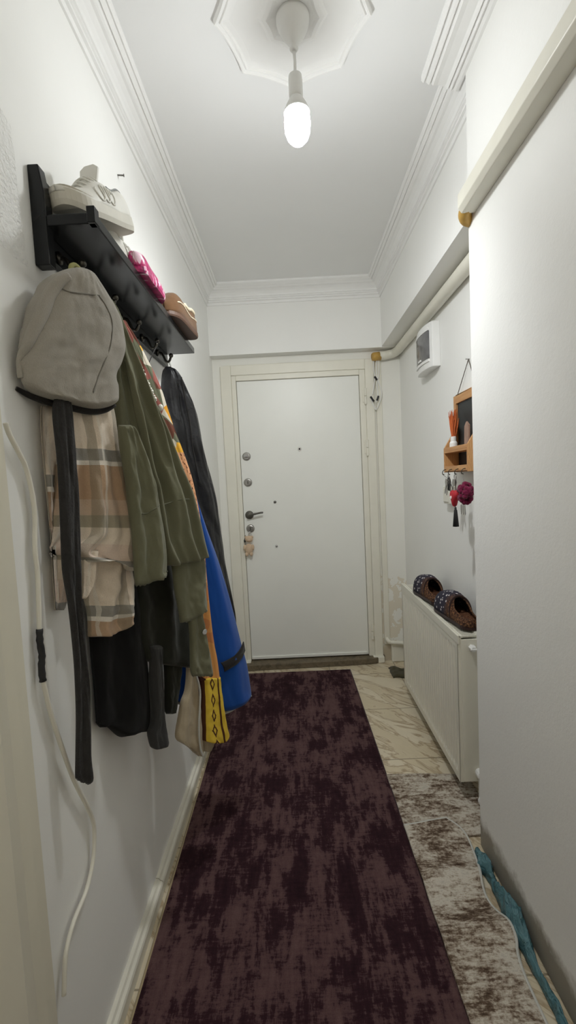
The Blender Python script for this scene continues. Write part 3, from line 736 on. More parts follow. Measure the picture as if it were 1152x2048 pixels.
pC = k.ramp(sc.outputs[1], [(0, rgb(210, 150, 88)), (.6, rgb(196, 130, 82)), (.78, rgb(84, 52, 46)), (.9, rgb(214, 188, 130))], 'CONSTANT')
cc = k.mix(k.math('GREATER_THAN', sp.outputs[1], .385), pA, pB); cc = k.mix(k.math('GREATER_THAN', sp.outputs[1], .80), cc, pC)
k.col(cc); k.nrm(k.bump(k.noise(k.coord(), 500), .3, .001))
m_yel = M0('yellow motif border', (.6, .5, .1), .9, 0, .2); k = NT(m_yel)
uv = k.new('ShaderNodeUVMap').outputs[0]; sp = k.new('ShaderNodeSeparateXYZ'); k.l.new(uv, sp.inputs[0])
du = k.math('SUBTRACT', sp.outputs[0], .042); dv = k.math('SUBTRACT', k.math('FRACT', k.math('DIVIDE', sp.outputs[1], .052)), .5)
dist = k.math('ADD', k.math('ABSOLUTE', k.math('MULTIPLY', du, 46)), k.math('MULTIPLY', k.math('ABSOLUTE', dv), 1.45))
dist = k.math('ADD', dist, k.math('MULTIPLY', k.math('SUBTRACT', k.noise(k.mapping(uv, (120, 120, 1)), 1, 2), .5), .30))
ring = k.math('LESS_THAN', k.math('ABSOLUTE', k.math('SUBTRACT', dist, .50)), .17)
ring2 = k.math('LESS_THAN', k.math('ABSOLUTE', k.math('SUBTRACT', k.math('ABSOLUTE', k.math('SUBTRACT', sp.outputs[0], .040)), .036)), .004)
yb = k.mix(k.noise(k.coord(), 40, 3), rgb(206, 172, 52), rgb(226, 196, 78))
k.col(k.mix(k.math('MAXIMUM', ring, ring2), yb, rgb(82, 50, 34)))
# ---- grey hooded top
PH = Plane(-.405, 1.0, 30)
g = thing('hooded_sweatshirt', (XL+.05, 1.0, 1.25), 'light grey fleece hood hanging from the nearest hook above the plaid shirt', 'clothes')
hood_rows = [[(131, 540), (150, 540)], [(108, 547), (167, 547)], [(79, 567), (186, 567)], [(67, 590), (204, 590)], [(52, 615), (223, 618)], [(37, 645), (237, 650)], [(22, 673), (243, 682)],
             [(12, 700), (243, 705)], [(8, 723), (236, 730)], [(14, 746), (225, 752)], [(24, 768), (90, 780), (160, 786), (226, 775)], [(40, 782), (95, 797), (160, 808), (226, 795)], [(54, 789), (90, 801), (135, 812), (176, 820), (205, 817), (225, 806)]]
hood = cloth('hood', m_grey, g, PH, hood_rows, .055, ((.007, 1.0, 1.0, .2, .1), (.003, 2.1, .4, .2, .3)), 56, 64, .004, 1, flat=2.2, thb=.012, bott=.10, topt=.10)
MB().tube(on(hood, [(138, 552), (118, 565), (98, 592), (84, 625), (68, 660), (52, 692), (38, 720), (30, 742), (30, 758)], .001, n=40), [.005+.008*math.sin(PI*min(1, i/34+.12)) for i in range(40)], 10).done('hood_edge', m_grey, g, smooth=True)
MB().tube(on(hood, [(98, 580), (120, 577), (140, 584), (165, 587), (188, 590), (200, 592)], .0, n=30), .0016, 6).done('seam', m_greyd, g, smooth=True)
MB().tube(on(hood, [(197, 590), (212, 612), (224, 645), (221, 690), (208, 725), (196, 755), (186, 785)], .0, n=36), .0018, 6).done('seam', m_greyd, g, smooth=True)
MB().tube(spline(line_on(PH, [(26, 778), (54, 793), (90, 805), (135, 816), (176, 824), (205, 821), (224, 811)], .010), 30), [.004+.004*math.sin(PI*i/29) for i in range(30)], 8).done('lining_edge', m_dkl, g, smooth=True)
part(MB().tube(spline(line_on(PH, [(134, 545), (136, 535), (143, 534), (150, 540), (156, 546)], .012), 14), .005, 8).done('hanging_loop', plain('olive loop', rgb(150, 148, 96), .8), g, smooth=True), 'olive hanging loop')
# ---- scarf / long dark strip
PS = Plane(-.385, .985, 30)
s_ = thing('long_scarf', (-.42, .97, .8), 'long narrow charcoal wool scarf hanging in front of the plaid shirt', 'scarf')
cloth('scarf', m_char, s_, PS, [[(112, 790), (138, 790)], [(104, 823), (144, 825)], [(113, 915), (151, 915)], [(117, 983), (156, 983)], [(120, 1051), (159, 1051)], [(124, 1141), (161, 1141)], [(136, 1210), (161, 1210)],
      [(147, 1314), (171, 1314)], [(151, 1392), (177, 1392)], [(152, 1445), (179, 1445)], [(151, 1510), (181, 1510)], [(150, 1550), (185, 1545)], [(151, 1558), (168, 1566), (176, 1568), (185, 1558)]], .009, ((.004, 1.2, .3, .5, 0),), 20, 90, .004, 3, jag=.004, thb=.006, flat=4)
# ---- plaid shirt
PP = Plane(-.425, 1.02, 30)
p_ = thing('plaid_shirt', (-.45, 1.02, .9), 'beige and grey plaid flannel shirt hanging below the grey hood', 'clothes')
cloth('shirt_body', m_plaid, p_, PP, [[(95, 770), (210, 770)], [(92, 812), (224, 822)], [(104, 870), (232, 880)], [(104, 920), (240, 925)], [(98, 985), (254, 990)], [(92, 1024), (262, 1024)], [(84, 1065), (267, 1070)], [(76, 1100), (120, 1104), (190, 1108), (269, 1112)], [(73, 1113), (120, 1118), (160, 1124), (232, 1122), (258, 1142), (269, 1135)]],
      .030, ((.010, 2.2, .8, .15, .05), (.005, 4.6, 2, -.2, .3)), 48, 60, .006, 5, thb=.010, flat=3)
part(cloth('sleeve', m_plaid, p_, Plane(-.452, 1.00, 24), [[(60, 812), (118, 812)], [(57, 870), (122, 870)], [(62, 940), (125, 940)], [(70, 1010), (128, 1010)], [(78, 1090), (132, 1090)], [(80, 1160), (128, 1160)], [(82, 1205), (124, 1205)], [(82, 1222), (112, 1221)]], .020, ((.007, 1.6, .2, .6, 0),), 24, 50, .008, 6, thb=.008), 'creased plaid sleeve')
cloth('shirt_tail', m_plaid, p_, Plane(-.432, 1.055, 26), [[(165, 1090), (255, 1090)], [(158, 1130), (262, 1130)], [(163, 1180), (264, 1180)], [(172, 1220), (263, 1215)], [(176, 1250), (215, 1248), (262, 1230)], [(176, 1274), (205, 1272), (240, 1260), (262, 1238)]], .022, ((.010, 1.9, 2.1, .4, 0),), 36, 40, .006, 7, thb=.010)
cloth('shirt_corner', m_plaid, p_, Plane(-.412, 1.0, 28), [[(156, 1100), (196, 1100)], [(156, 1140), (190, 1140)], [(157, 1165), (186, 1165)], [(158, 1190), (172, 1192)], [(158, 1199), (162, 1198)]], .010, ((.003, 1.2, 1, .2, 0),), 16, 24, .003, 8, thb=.006)
# ---- olive jacket
PO = Plane(-.365, 1.14, 38)
o_ = thing('olive_jacket', (-.4, 1.15, .9), 'olive green frayed cotton jacket hanging between the plaid shirt and the patterned dress', 'clothes')
jb = cloth('jacket_body', m_olive, o_, PO, [[(198, 600), (216, 600)], [(200, 630), (236, 640)], [(204, 680), (256, 684)], [(208, 734), (280, 734)], [(214, 770), (293, 768)], [(220, 814), (312, 814)], [(228, 870), (336, 870)], [(238, 931), (359, 931)], [(250, 985), (381, 985)], [(258, 1033), (395, 1033)], [(264, 1080), (406, 1078)], [(272, 1125), (340, 1131), (380, 1124), (414, 1115)]],
      .034, ((.012, 3.1, .6, .10, .05), (.006, 5.3, 2.0, .1, .1)), 60, 80, .005, 9, jag=.004, thb=.020, flat=2.6)
ob = cloth('sleeve', m_olive, o_, Plane(-.338, 1.075, 34), [[(236, 850), (262, 850)], [(240, 900), (286, 900)], [(250, 960), (306, 960)], [(256, 1020), (318, 1016)], [(262, 1060), (326, 1056)], [(266, 1110), (332, 1106)], [(268, 1150), (333, 1140)], [(271, 1172), (298, 1168), (325, 1150), (333, 1138)]], .020, ((.007, 1.5, 1.0, .3, .0),), 30, 50, .005, 10, jag=.007, thb=.012)
MB().tube(on(ob, [(284, 1026), (298, 1024), (312, 1016), (324, 1008)], .0005, n=16), .0014, 6).done('seam', m_oliv2, o_, smooth=True)
MB().tube(on(jb, [(322, 1010), (345, 1003), (362, 1000), (378, 998)], .0005, n=16), .0014, 6).done('seam', m_oliv2, o_, smooth=True)
MB().tube(on(jb, [(250, 720), (264, 800), (280, 870), (296, 940)], .0, n=24), .0014, 6).done('seam', m_oliv2, o_, smooth=True)
cloth('lower_panel', m_olive, o_, Plane(-.350, 1.17, 38), [[(330, 1090), (400, 1090)], [(342, 1130), (409, 1127)], [(348, 1180), (412, 1176)], [(355, 1215), (414, 1210)], [(360, 1246), (385, 1240), (402, 1225), (414, 1221)]], .016, ((.006, 1.4, .5, .2, 0),), 28, 30, .004, 11, jag=.005, thb=.012)
pk = cloth('placket', m_olive, o_, Plane(-.345, 1.19, 38), [[(370, 1215), (402, 1215)], [(377, 1250), (408, 1250)], [(379, 1300), (418, 1300)], [(380, 1340), (424, 1338)], [(384, 1352), (424, 1354)]], .012, ((.005, 1.4, .5, .2, 0),), 20, 26, .006, 12, jag=.004, thb=.008)
c = Plane(-.345, 1.19, 38).at(402, 1262)+Plane(-.345, 1.19, 38).n*.014
MB().lathe([(.0085, 0), (.0085, .003), (.006, .004), (0, .003)], c, Plane(0, 0, 38).n, 16).done('button', m_chrome, pk)
# ---- patterned dress
PT = Plane(-.345, 1.37, 40)
t = thing('patterned_dress', (-.4, 1.38, .8), 'colourful patterned dress with a yellow motif border hanging beside the olive jacket', 'clothes')
dbd = cloth('dress_body', m_pat, t, PT, [[(240, 640), (250, 640)], [(238, 655), (254, 655)], [(246, 686), (274, 686)], [(254, 722), (293, 722)], [(262, 749), (308, 749)], [(272, 785), (323, 785)], [(284, 814), (332, 814)], [(300, 858), (347, 858)], [(318, 907), (366, 907)], [(334, 953), (381, 953)], [(352, 1020), (395, 1020)], [(366, 1100), (406, 1100)], [(376, 1180), (413, 1180)], [(385, 1267), (423, 1267)], [(392, 1322), (433, 1322)], [(398, 1362), (438, 1360)]],
      .022, ((.004, 1.5, .6, .1, .1),), 30, 110, .003, 13, thb=.015, bott=.006)
part(cloth('border', m_yel, t, PT, [[(399, 1352), (437, 1350)], [(401, 1390), (441, 1390)], [(401, 1427), (446, 1427)], [(401, 1455), (451, 1452)], [(402, 1480), (424, 1484), (440, 1482), (454, 1466)]], .027, ((.005, 1.3, .6, .1, .1),), 30, 36, .003, 14, thb=.018, topt=.01, bott=.03), 'yellow border with dark brown motifs')
part(cloth('underskirt', m_beige, t, Plane(-.36, 1.385, 40), [[(404, 1460), (440, 1460)], [(404, 1485), (428, 1485)], [(403, 1503), (420, 1502)]], .014, (), 16, 14, .004, 15), 'brownish hem below the border')
mb = MB(); bsp = on(dbd, [(283, 737), (291, 755), (299, 772), (306, 788), (312, 802)], .003, n=13)
for i, p in enumerate(bsp): mb.ball(p, .0032+.0010*(i % 3), 8, 6)
mb.ball(on(dbd, [(321, 815)], .003)[0], (.008, .005, .010), 12, 8)
part(mb.done('bead_trim', plain('pearl bead', (.72, .70, .62), .25, var=.2), t, smooth=True), 'row of pale beads')
MB().tube(on(dbd, [(278, 737), (287, 757), (301, 788), (311, 812), (317, 824)], .0, n=16), .0045, 8).done('bead_band', m_dkl, t, smooth=True)
# ---- black garment low
b_ = thing('black_garment', (-.44, 1.13, .6), 'black knit garment hanging lowest behind the plaid shirt', 'clothes')
cloth('body', m_blk, b_, Plane(-.448, 1.13, 20), [[(170, 1120), (262, 1120)], [(166, 1200), (280, 1200)], [(170, 1301), (292, 1301)], [(178, 1380), (298, 1380)], [(181, 1435), (301, 1440)], [(181, 1446), (196, 1455), (212, 1453), (240, 1474), (272, 1466), (300, 1463)]], .022, ((.006, 1.7, .6, .1, 0),), 40, 40, .004, 16, thb=.012)
# ---- charcoal sweater
w = thing('charcoal_sweater', (-.42, 1.25, .6), 'charcoal sweater with long loose sleeves hanging below the olive jacket', 'clothes')
cloth('body', m_dkol, w, Plane(-.415, 1.20, 30), [[(250, 1060), (370, 1060)], [(262, 1130), (380, 1130)], [(262, 1180), (384, 1180)], [(264, 1240), (384, 1240)], [(272, 1280), (382, 1290)], [(288, 1322), (330, 1330), (380, 1336)]], .022, ((.008, 2.4, .6, .1, 0),), 40, 40, .005, 17, thb=.010)
PA = Plane(-.405, 1.19, 30)
part(cloth('sleeve', m_dkgrey, w, PA, [[(295, 1290), (322, 1290)], [(299, 1327), (322, 1330)], [(298, 1366), (324, 1366)], [(302, 1419), (325, 1415)], [(300, 1450), (327, 1448)], [(294, 1465), (332, 1470)], [(299, 1490), (334, 1482)], [(304, 1496), (316, 1499), (332, 1488)]], .020, ((.004, 1.2, .4, .2, 0),), 20, 40, .004, 18, thb=.010, flat=2.2), 'dark grey sleeve')
PB_ = Plane(-.400, 1.26, 30)
cloth('sleeve', m_dkol, w, PB_, [[(322, 1290), (366, 1290)], [(327, 1330), (362, 1330)], [(329, 1370), (357, 1370)], [(329, 1400), (352, 1400)], [(330, 1422), (348, 1424)], [(332, 1428), (346, 1428)]], .018, ((.004, 1.2, .4, .2, 0),), 20, 30, .004, 19, thb=.010, flat=2.2)
# ---- beige garment
PBe = Plane(-.372, 1.345, 34)
e_ = thing('beige_garment', (-.42, 1.36, .6), 'beige canvas garment with pale piping hanging lowest beside the yellow border', 'clothes')
cloth('body', m_beige, e_, PBe, [[(370, 1300), (384, 1300)], [(374, 1339), (388, 1339)], [(370, 1380), (393, 1380)], [(362, 1402), (396, 1402)], [(357, 1427), (401, 1427)], [(350, 1468), (404, 1466)], [(354, 1480), (378, 1488), (404, 1494)], [(360, 1484), (380, 1496), (396, 1512), (402, 1508)]], .016, ((.006, 1.3, .5, .2, 0),), 28, 40, .004, 20, thb=.012)
MB().tube(spline(line_on(PBe, [(380, 1342), (389, 1375), (389, 1410), (387, 1450), (390, 1490), (396, 1508)], .024), 24), .0035, 6).done('piping', m_white_e, e_, smooth=True)
# ---- blue garment
PBl = Plane(-.325, 1.52, 46)
u_ = thing('blue_garment', (-.38, 1.52, .7), 'royal blue cloak with a black band hanging behind the patterned dress', 'clothes')
blue_rows = [[(294, 742), (301, 742)], [(294, 762), (309, 762)], [(298, 800), (322, 800)], [(314, 860), (344, 860)], [(334, 915), (364, 915)], [(346, 960), (377, 960)], [(351, 985), (384, 985)], [(350, 1006), (393, 1006)], [(348, 1060), (413, 1060)], [(346, 1114), (433, 1114)], [(346, 1170), (451, 1170)], [(346, 1231), (468, 1231)], [(346, 1295), (484, 1293)], [(347, 1335), (494, 1330)], [(348, 1375), (501, 1375)], [(348, 1400), (400, 1418), (449, 1422), (480, 1404), (501, 1388)]]
cloth('cloak', m_blue, u_, PBl, blue_rows, .036, ((.008, 1.6, .2, .1, .1),), 44, 60, .003, 21, thb=.030, flat=2.4)
rows = [[(426, 1318), (433, 1317), (455, 1306), (470, 1294), (484, 1282)], [(432, 1327), (445, 1322), (460, 1313), (474, 1302), (486, 1293)], [(434, 1336), (446, 1330), (462, 1321), (476, 1310), (487, 1300)]]
def surf_u(px):  # local bulge of the cloak so the band sits on it
    p = PBl.at(*px)
    row = min(blue_rows, key=lambda r: abs(r[0][1]-px[1])); u = (px[0]-row[0][0])/(row[-1][0]-row[0][0]); u = max(0.001, min(.999, u))
    return p+PBl.n*((1-abs(2*u-1)**2.4)**.5*.040+.006)
mb = MB(); rr = []
for row in rows:
    rr.append([surf_u(p) for p in row])
rr = [spline(r, 18) for r in rr]
mb.grid(rr)
part(mb.done('band', m_dkl, u_, smooth=True, solid=.003), 'black band across the cloak')
MB().tube(spline(line_on(PBl, [(348, 1402), (400, 1420), (449, 1425), (480, 1407), (501, 1390)], .004), 30), .0045, 6).done('hem_binding', m_white_e, u_, smooth=True)
MB().tube(spline([Vector((XL+.062, 1.54, 1.770)), PBl.at(294, 735), PBl.at(297, 748)], 8), .0018, 6).done('hanging_loop', m_dkl, u_, smooth=True)
# ---- black jacket
PJ = Plane(-.375, 1.72, 42)
j_ = thing('black_jacket', (-.42, 1.72, .9), 'black nylon jacket hanging from the farthest hook near the door', 'clothes')
cloth('jacket_body', m_nylon, j_, PJ, [[(331, 733), (341, 733)], [(326, 742), (348, 742)], [(322, 776), (368, 776)], [(322, 822), (390, 822)], [(326, 883), (402, 883)], [(332, 921), (411, 921)], [(342, 985), (428, 985)], [(350, 1048), (439, 1048)], [(358, 1110), (448, 1110)], [(364, 1165), (458, 1165)], [(368, 1225), (470, 1228)], [(372, 1250), (471, 1254)]], .036, ((.010, 1.6, .6, .25, .0), (.003, 3.3, .1, .5, 0.2)), 44, 70, .012, 22, thb=.020, flat=2.4)
MB().tube(spline(line_on(PJ, [(345, 760), (352, 800), (362, 850), (368, 900), (380, 960)], .056), 24), .003, 6).done('zip_edge', m_dkl, j_, smooth=True)
MB().tube(spline([Vector((XL+.06, 1.715, 1.765)), Vector((XL+.068, 1.715, 1.735)), PJ.at(334, 738)+PJ.n*.01], 10), .004, 6).done('hanging_loop', m_white_e, j_, smooth=True)
# ------------------------------------------------------------------ wall cable (left)
c_ = thing('wall_cable', (XL, .8, .6), 'white cable loose on the left wall with a black taped joint', 'cable')
xc = XL+.012
up_ = [(11, 846), (19, 869), (37, 904), (52, 935), (64, 985), (70, 1035), (70, 1097), (75, 1144), (77, 1191), (79, 1262)]
dn_ = [(85, 1355), (100, 1421), (121, 1487), (148, 1560), (174, 1612), (188, 1651), (187, 1712), (174, 1777), (148, 1842), (134, 1895), (130, 1929), (128, 1990)]
MB().tube(spline([atx(*p, xc) for p in up_], 60), .0046, 8).done('cord', m_ivory, c_, smooth=True)
MB().tube(spline([atx(*p, xc) for p in dn_], 70), .0046, 8).done('cord', m_ivory, c_, smooth=True)
tp = spline([atx(*p, xc) for p in ((79, 1258), (80, 1285), (84, 1310), (83, 1335), (86, 1362))], 16)
part(MB().tube(tp, [.0062+.0006*math.sin(i*2.6) for i in range(16)], 8).done('tape', m_black, c_, smooth=True), 'black tape wrap')
tag(MB().lathe([(.0022, 0), (.0022, .022), (.005, .024), (0, .025)], atx(235, 350, XL)-Vector((.004, 0, 0)), (1, 0, -.1), 8).done('nail', m_dark), 'bare nail in the left wall above the shelf', 'nail')
# ------------------------------------------------------------------ wall key holder
KX = .690
kh = thing('key_holder', (XR, 1.95, 1.3), 'pale wooden key holder with blackboard hanging on the recessed wall', 'key holder')
kb = XR-.012
ky0, ky1 = 1.78, atx(911, 800, kb).y       # along Y (near, far)
ktop = atx(912, 793, kb).z; kbot = atx(890, 945, KX).z
fzb = kbot+.0
mb = MB(); fw = .030
mb.box((kb-.010, ky0, fzb), (XR-.002, ky0+fw, ktop)).box((kb-.010, ky1-fw, fzb), (XR-.002, ky1, ktop)).box((kb-.010, ky0+fw, ktop-fw-.006), (XR-.002, ky1-fw, ktop)).box((kb-.010, ky0+fw, fzb), (XR-.002, ky1-fw, fzb+fw))
mb.done('frame', m_wood, kh, bevel=.002)
MB().box((kb-.002, ky0+fw-.002, fzb+fw-.002), (XR-.003, ky1-fw+.002, ktop-fw)).done('blackboard', plain('blackboard', (.018, .022, .024), .5, var=.2), kh)
g0 = atx(887, 898, KX); gz = g0.z                       # far side panel front top
yf = min(g0.y, 2.16); yn = atx(935, 905, KX).y
gt = gz+.085
zsh = [atx(905, 895, KX).z, atx(912, 932, KX).z]
for y in (yf-.010, yn):
    MB().prism([(KX, y, fzb), (kb-.010, y, fzb), (kb-.010, y, gt), (kb-.016, y, gt), (KX, y, gz)], (0, .010, 0)).done('side_panel', m_wood, kh, bevel=.0012)
MB().box((KX, yn+.010, zsh[0]-.012), (KX+.008, yf-.010, zsh[0]+.004)).done('rail', m_wood, kh, bevel=.001)
MB().box((KX, yn+.010, zsh[1]-.020), (KX+.008, yf-.010, zsh[1]+.002)).done('rail', m_wood, kh, bevel=.001)
MB().box((KX, yn+.010, zsh[0]-.020), (kb-.010, yf-.010, zsh[0]-.012)).done('shelf', m_wood, kh, bevel=.001)
MB().box((KX+.008, yn+.010, zsh[1]-.020), (kb-.010, yf-.010, zsh[1]-.014)).done('shelf', m_wood, kh, bevel=.001)
tp_ = atx(937, 718, XR-.004)
MB().tube([(kb-.004, ky1-.035, ktop), tp_, (kb-.004, ky0+.035, ktop)], .0018, 6).done('cord', fabric('grey cord', rgb(96, 88, 80)), kh)
MB().lathe([(.002, -.004), (.002, .012), (.004, .013)], tp_+Vector((.002, 0, 0)), (-1, 0, 0), 8).done('pin', m_steel, kh)
hooks = []
for i in range(4):
    y = yn+.025+(yf-yn-.05)*i/3
    MB().tube(spline([(KX+.002, y, zsh[1]-.012), (KX-.012, y, zsh[1]-.016), (KX-.016, y, zsh[1]-.030), (KX-.008, y, zsh[1]-.034)], 8), .0018, 6).done('hook', m_brass, kh, smooth=True); hooks.append(Vector((KX-.014, y, zsh[1]-.034)))
# things in and on the key holder
def kx(px, py, x=KX-.014): return atx(px, py, x)
base_ = kx(907, 872, KX+.03)
mb = MB(); random.seed(3)
for i in range(46):
    a = random.uniform(0, 2*PI); r_ = random.uniform(.2, 1); h_ = random.uniform(.07, .115)
    b0 = base_+Vector((.006*r_*math.cos(a), .010*r_*math.sin(a), -.015)); mid = base_+Vector((.014*r_*math.cos(a), .030*r_*math.sin(a), h_*.45)); tipp = base_+Vector((.018*r_*math.cos(a+.4), .040*r_*math.sin(a+.2), h_))
    mb.tube([b0, mid, tipp], [.0024, .0030, .0008], 5)
tag(mb.done('dried_plume', fabric('orange plume', rgb(204, 106, 58), .3, 80, 300)), 'orange feathery plume standing in the key holder', 'plume')
q = kx(908, 892, KX+.026)
wb = thing('small_bottle', (q.x, q.y, zsh[0]-.012), 'tiny white bottle standing in the front of the key holder', 'bottle')
zq = zsh[0]-.012
MB().lathe([(.014, 0), (.0165, .003), (.0165, .034), (.012, .042)], (q.x-.002, q.y, zq), (0, 0, 1), 16).done('bottle', m_wplastic, wb)
MB().lathe([(.011, .042), (.012, .043), (.012, .060), (.009, .062), (0, .062)], (q.x-.002, q.y, zq), (0, 0, 1), 16).done('cap', m_wplastic, wb)
q = kx(932, 868, KX+.034)
tag(MB().prism([(q.x, q.y-.022, q.z-.05), (q.x, q.y+.022, q.z-.05), (q.x+.004, q.y+.026, q.z+.035), (q.x+.004, q.y+.006, q.z+.052), (q.x+.004, q.y-.018, q.z+.035)], (.006, 0, 0)).done('photo_card', plain('brown card', rgb(150, 120, 104), .5, var=.3, scale=60)), 'small brownish card leaning in the key holder', 'card')
def keys(label, c, n=3, s_=1.0):
    o = thing('key_bunch', c, label, 'keys', 'keys on the key holder')
    c = Vector(c)
    MB().tube([c+Vector((0, .012*math.sin(a), -.012+.012*math.cos(a))) for a in [2*PI*i/14 for i in range(15)]], .0013, 6).done('key_ring', m_steel, o, smooth=True)
    for i in range(n):
        a = (i-(n-1)/2)*.42; d = Vector((-.3*(i % 2)*.3, math.sin(a), -math.cos(a))); s2 = Vector((0, math.cos(a), math.sin(a))); b0 = c+Vector((-.004*i, 0, -.022)); d = d*1.35; s2 = s2*1.4
        P = [b0-s2*.009, b0+s2*.009, b0+s2*.011+d*.012, b0+s2*.004+d*.020, b0+s2*.004+d*.046, b0+d*.050, b0-s2*.004+d*.046, b0-s2*.004+d*.020, b0-s2*.011+d*.012]
        MB().prism(P, (-.002, 0, 0)).done('key', m_steel, o)
    return o
keys('bunch of steel keys on the key holder, right beside the black fob', hooks[2], 3)
keys('bunch of steel keys on the key holder behind the red heart', hooks[1], 2)
q = kx(898, 968); hk = hooks[3]
fo = thing('key_fob', hk, 'glossy black teardrop key fob hanging leftmost under the key holder', 'key fob')
MB().tube([hk, Vector((q.x, q.y, q.z+.02))], .0012, 5).done('key_ring', m_steel, fo)
MB().ball(Vector((q.x, q.y, q.z)), (.008, .016, .030), 14, 10).done('fob', m_black, fo, smooth=True)
q = kx(909, 994, KX-.026)
ht = thing('heart_pendant', q, 'red heart pendant with black tassel hanging under the key holder', 'pendant')
pts = []
for i in range(40):
    a = 2*PI*i/40; pts.append(Vector((q.x, q.y+.0021*16*math.sin(a)**3*-1, q.z+.0024*(13*math.cos(a)-5*math.cos(2*a)-2*math.cos(3*a)-math.cos(4*a)))))
mb = MB(); n = 40; layers = [(.55, -.013), (.86, -.009), (1, 0), (.86, .009), (.55, .013)]
o = mb.add([Vector((q.x+dx, q.y+(p.y-q.y)*s_, q.z+(p.z-q.z)*s_)) for s_, dx in layers for p in pts], [])
for i in range(4):
    for j in range(n): mb.f.append((o+i*n+j, o+i*n+(j+1) % n, o+(i+1)*n+(j+1) % n, o+(i+1)*n+j))
mb.f += [tuple(o+j for j in range(n)), tuple(o+4*n+j for j in range(n))]
hh_ = mb.done('heart', plain('red velvet', rgb(176, 30, 44), .7, var=.15, scale=200, bump=.3), ht, smooth=True)
MB().lathe([(.008, 0), (.007, .003), (0, .004)], q+Vector((-.012, .004, -.002)), (-1, 0, 0), 12).done('patch', m_wplastic, hh_)
MB().tube([hooks[2]+Vector((-.004, 0, 0)), Vector((q.x, q.y, q.z+.012))], .0012, 5).done('string', m_black, ht)
b1 = kx(911, 1014, KX-.026); b2 = kx(912, 1053, KX-.026)
MB().tube([Vector((q.x, q.y, q.z-.024)), b1], .0014, 5).lathe([(.002, 0), (.005, -.004), (.004, -.008), (.0065, -.014), (.008, -.03), (.0125, -(b1.z-b2.z)), (.006, -(b1.z-b2.z)-.001)], b1, (0, 0, 1), 14).done('tassel', m_black, ht, smooth=True)
q = kx(931, 986, KX-.010)
pm = thing('pompom_pendant', q, 'plum and pink pompom pendant hanging right of the red heart', 'pendant')
mb = MB(); random.seed(11)
for i in range(60):
    d = Vector((random.gauss(0, 1), random.gauss(0, 1), random.gauss(0, 1))).normalized(); p = q+Vector((d.x*.022, d.y*.030, d.z*.038))
    mb.ball(p, .011, 7, 5)
mb.done('pompom', fabric('plum yarn', rgb(112, 24, 60), .3, 60, 300), pm, smooth=True)
MB().tube([hooks[0], q+Vector((0, 0, .03))], .0012, 5).done('string', m_steel, pm)
for i in range(3):
    MB().prism([q+Vector((-.01, .02-.018*i, -.045)), q+Vector((-.01, .028-.018*i, -.050)), q+Vector((-.012, .020-.020*i, -.085)), q+Vector((-.012, .014-.020*i, -.080))], (.002, 0, 0)).done('charm', m_steel, pm)
q = atx(897, 993, XR-.02)
ws = thing('wall_socket', (XR, q.y, q.z), 'small white socket box on the wall behind the hanging keys', 'socket')
MB().box((XR-.030, q.y-.04, q.z-.035), (XR, q.y+.045, q.z+.05)).done('box', m_ivory, ws, bevel=.005)
MB().box((XR-.034, q.y-.03, q.z-.025), (XR-.029, q.y+.033, q.z+.038)).done('cover', m_ivory, ws, bevel=.002)
# ------------------------------------------------------------------ rugs
m_run = M0('plum runner', (.05, .02, .03), .95, 0, .1); k = NT(m_run); co = k.coord()
n1 = k.noise(k.mapping(co, (1, .42, 1)), 14, 6, .72, .3); n2 = k.noise(k.mapping(co, (3.2, .5, 1)), 22, 4, .7); n3 = k.noise(k.mapping(co, (.6, 3, 1)), 40, 4, .7); n4 = k.noise(co, 3.2, 3, .6)
s = k.math('ADD', k.math('ADD', k.math('MULTIPLY', n1, .42), k.math('MULTIPLY', n2, .20)), k.math('ADD', k.math('MULTIPLY', n3, .16), k.math('MULTIPLY', n4, .22)))
pile = k.noise(co, 520, 2, .6)
a = k.ramp(s, [(.40, rgb(44, 26, 32)), (.485, rgb(58, 36, 42)), (.515, rgb(98, 73, 74)), (.62, rgb(118, 91, 90))])
k.col(k.mix(k.math('MULTIPLY', pile, .55), a, rgb(34, 20, 24))); k.nrm(k.bump(pile, .7, .004, k.bump(s, .25, .01)))
mb = MB(); rows = []
P0 = [(-.449, .2), (-.449, 1.0), (-.453, 2.07), (-.452, 2.935)]; P1 = [(.356, .2), (.356, .97), (.346, 2.0), (.334, 2.93)]
for i in range(4):
    rows.append([Vector((P0[i][0]+(P1[i][0]-P0[i][0])*j/12, P0[i][1]+(P1[i][1]-P0[i][1])*j/12, .011)) for j in range(13)])
mb.grid(rows); low = [[Vector((p.x, p.y, .0005)) for p in r] for r in rows]; mb.grid(low, flip=True)
edge = [r[0] for r in rows]
def ring(g): return [g[0][j] for j in range(13)]+[g[i][12] for i in range(1, 4)]+[g[3][j] for j in range(11, -1, -1)]+[g[i][0] for i in (2, 1)]
ra, rb2 = ring(rows), ring(low); n = len(ra); o = mb.add(ra+rb2, [])
for j in range(n): mb.f.append((o+j, o+(j+1) % n, o+n+(j+1) % n, o+n+j))
rn = thing('runner_rug', (-.05, 1.5, 0), 'long plum mottled runner rug down the middle of the corridor', 'rug')
mb.done('pile', m_run, rn)
m_bind = fabric('dark plum binding', rgb(52, 34, 38), .2, 60, 500); m_bind2 = fabric('pale fringe edge', rgb(168, 152, 122), .2, 60, 500)
MB().tube([(p.x-.003, p.y, .006) for p in spline([Vector((*p, 0)) for p in P0], 20)], .0055, 8).done('edge_binding', m_bind2, rn, smooth=True)
MB().tube([(p.x+.001, p.y, .006) for p in spline([Vector((*p, 0)) for p in P1], 20)], .0055, 8).done('edge_binding', m_bind, rn, smooth=True)
m_mot = M0('mottled beige rug', (.4, .35, .3), .95, 0, .1); k = NT(m_mot); co = k.coord()
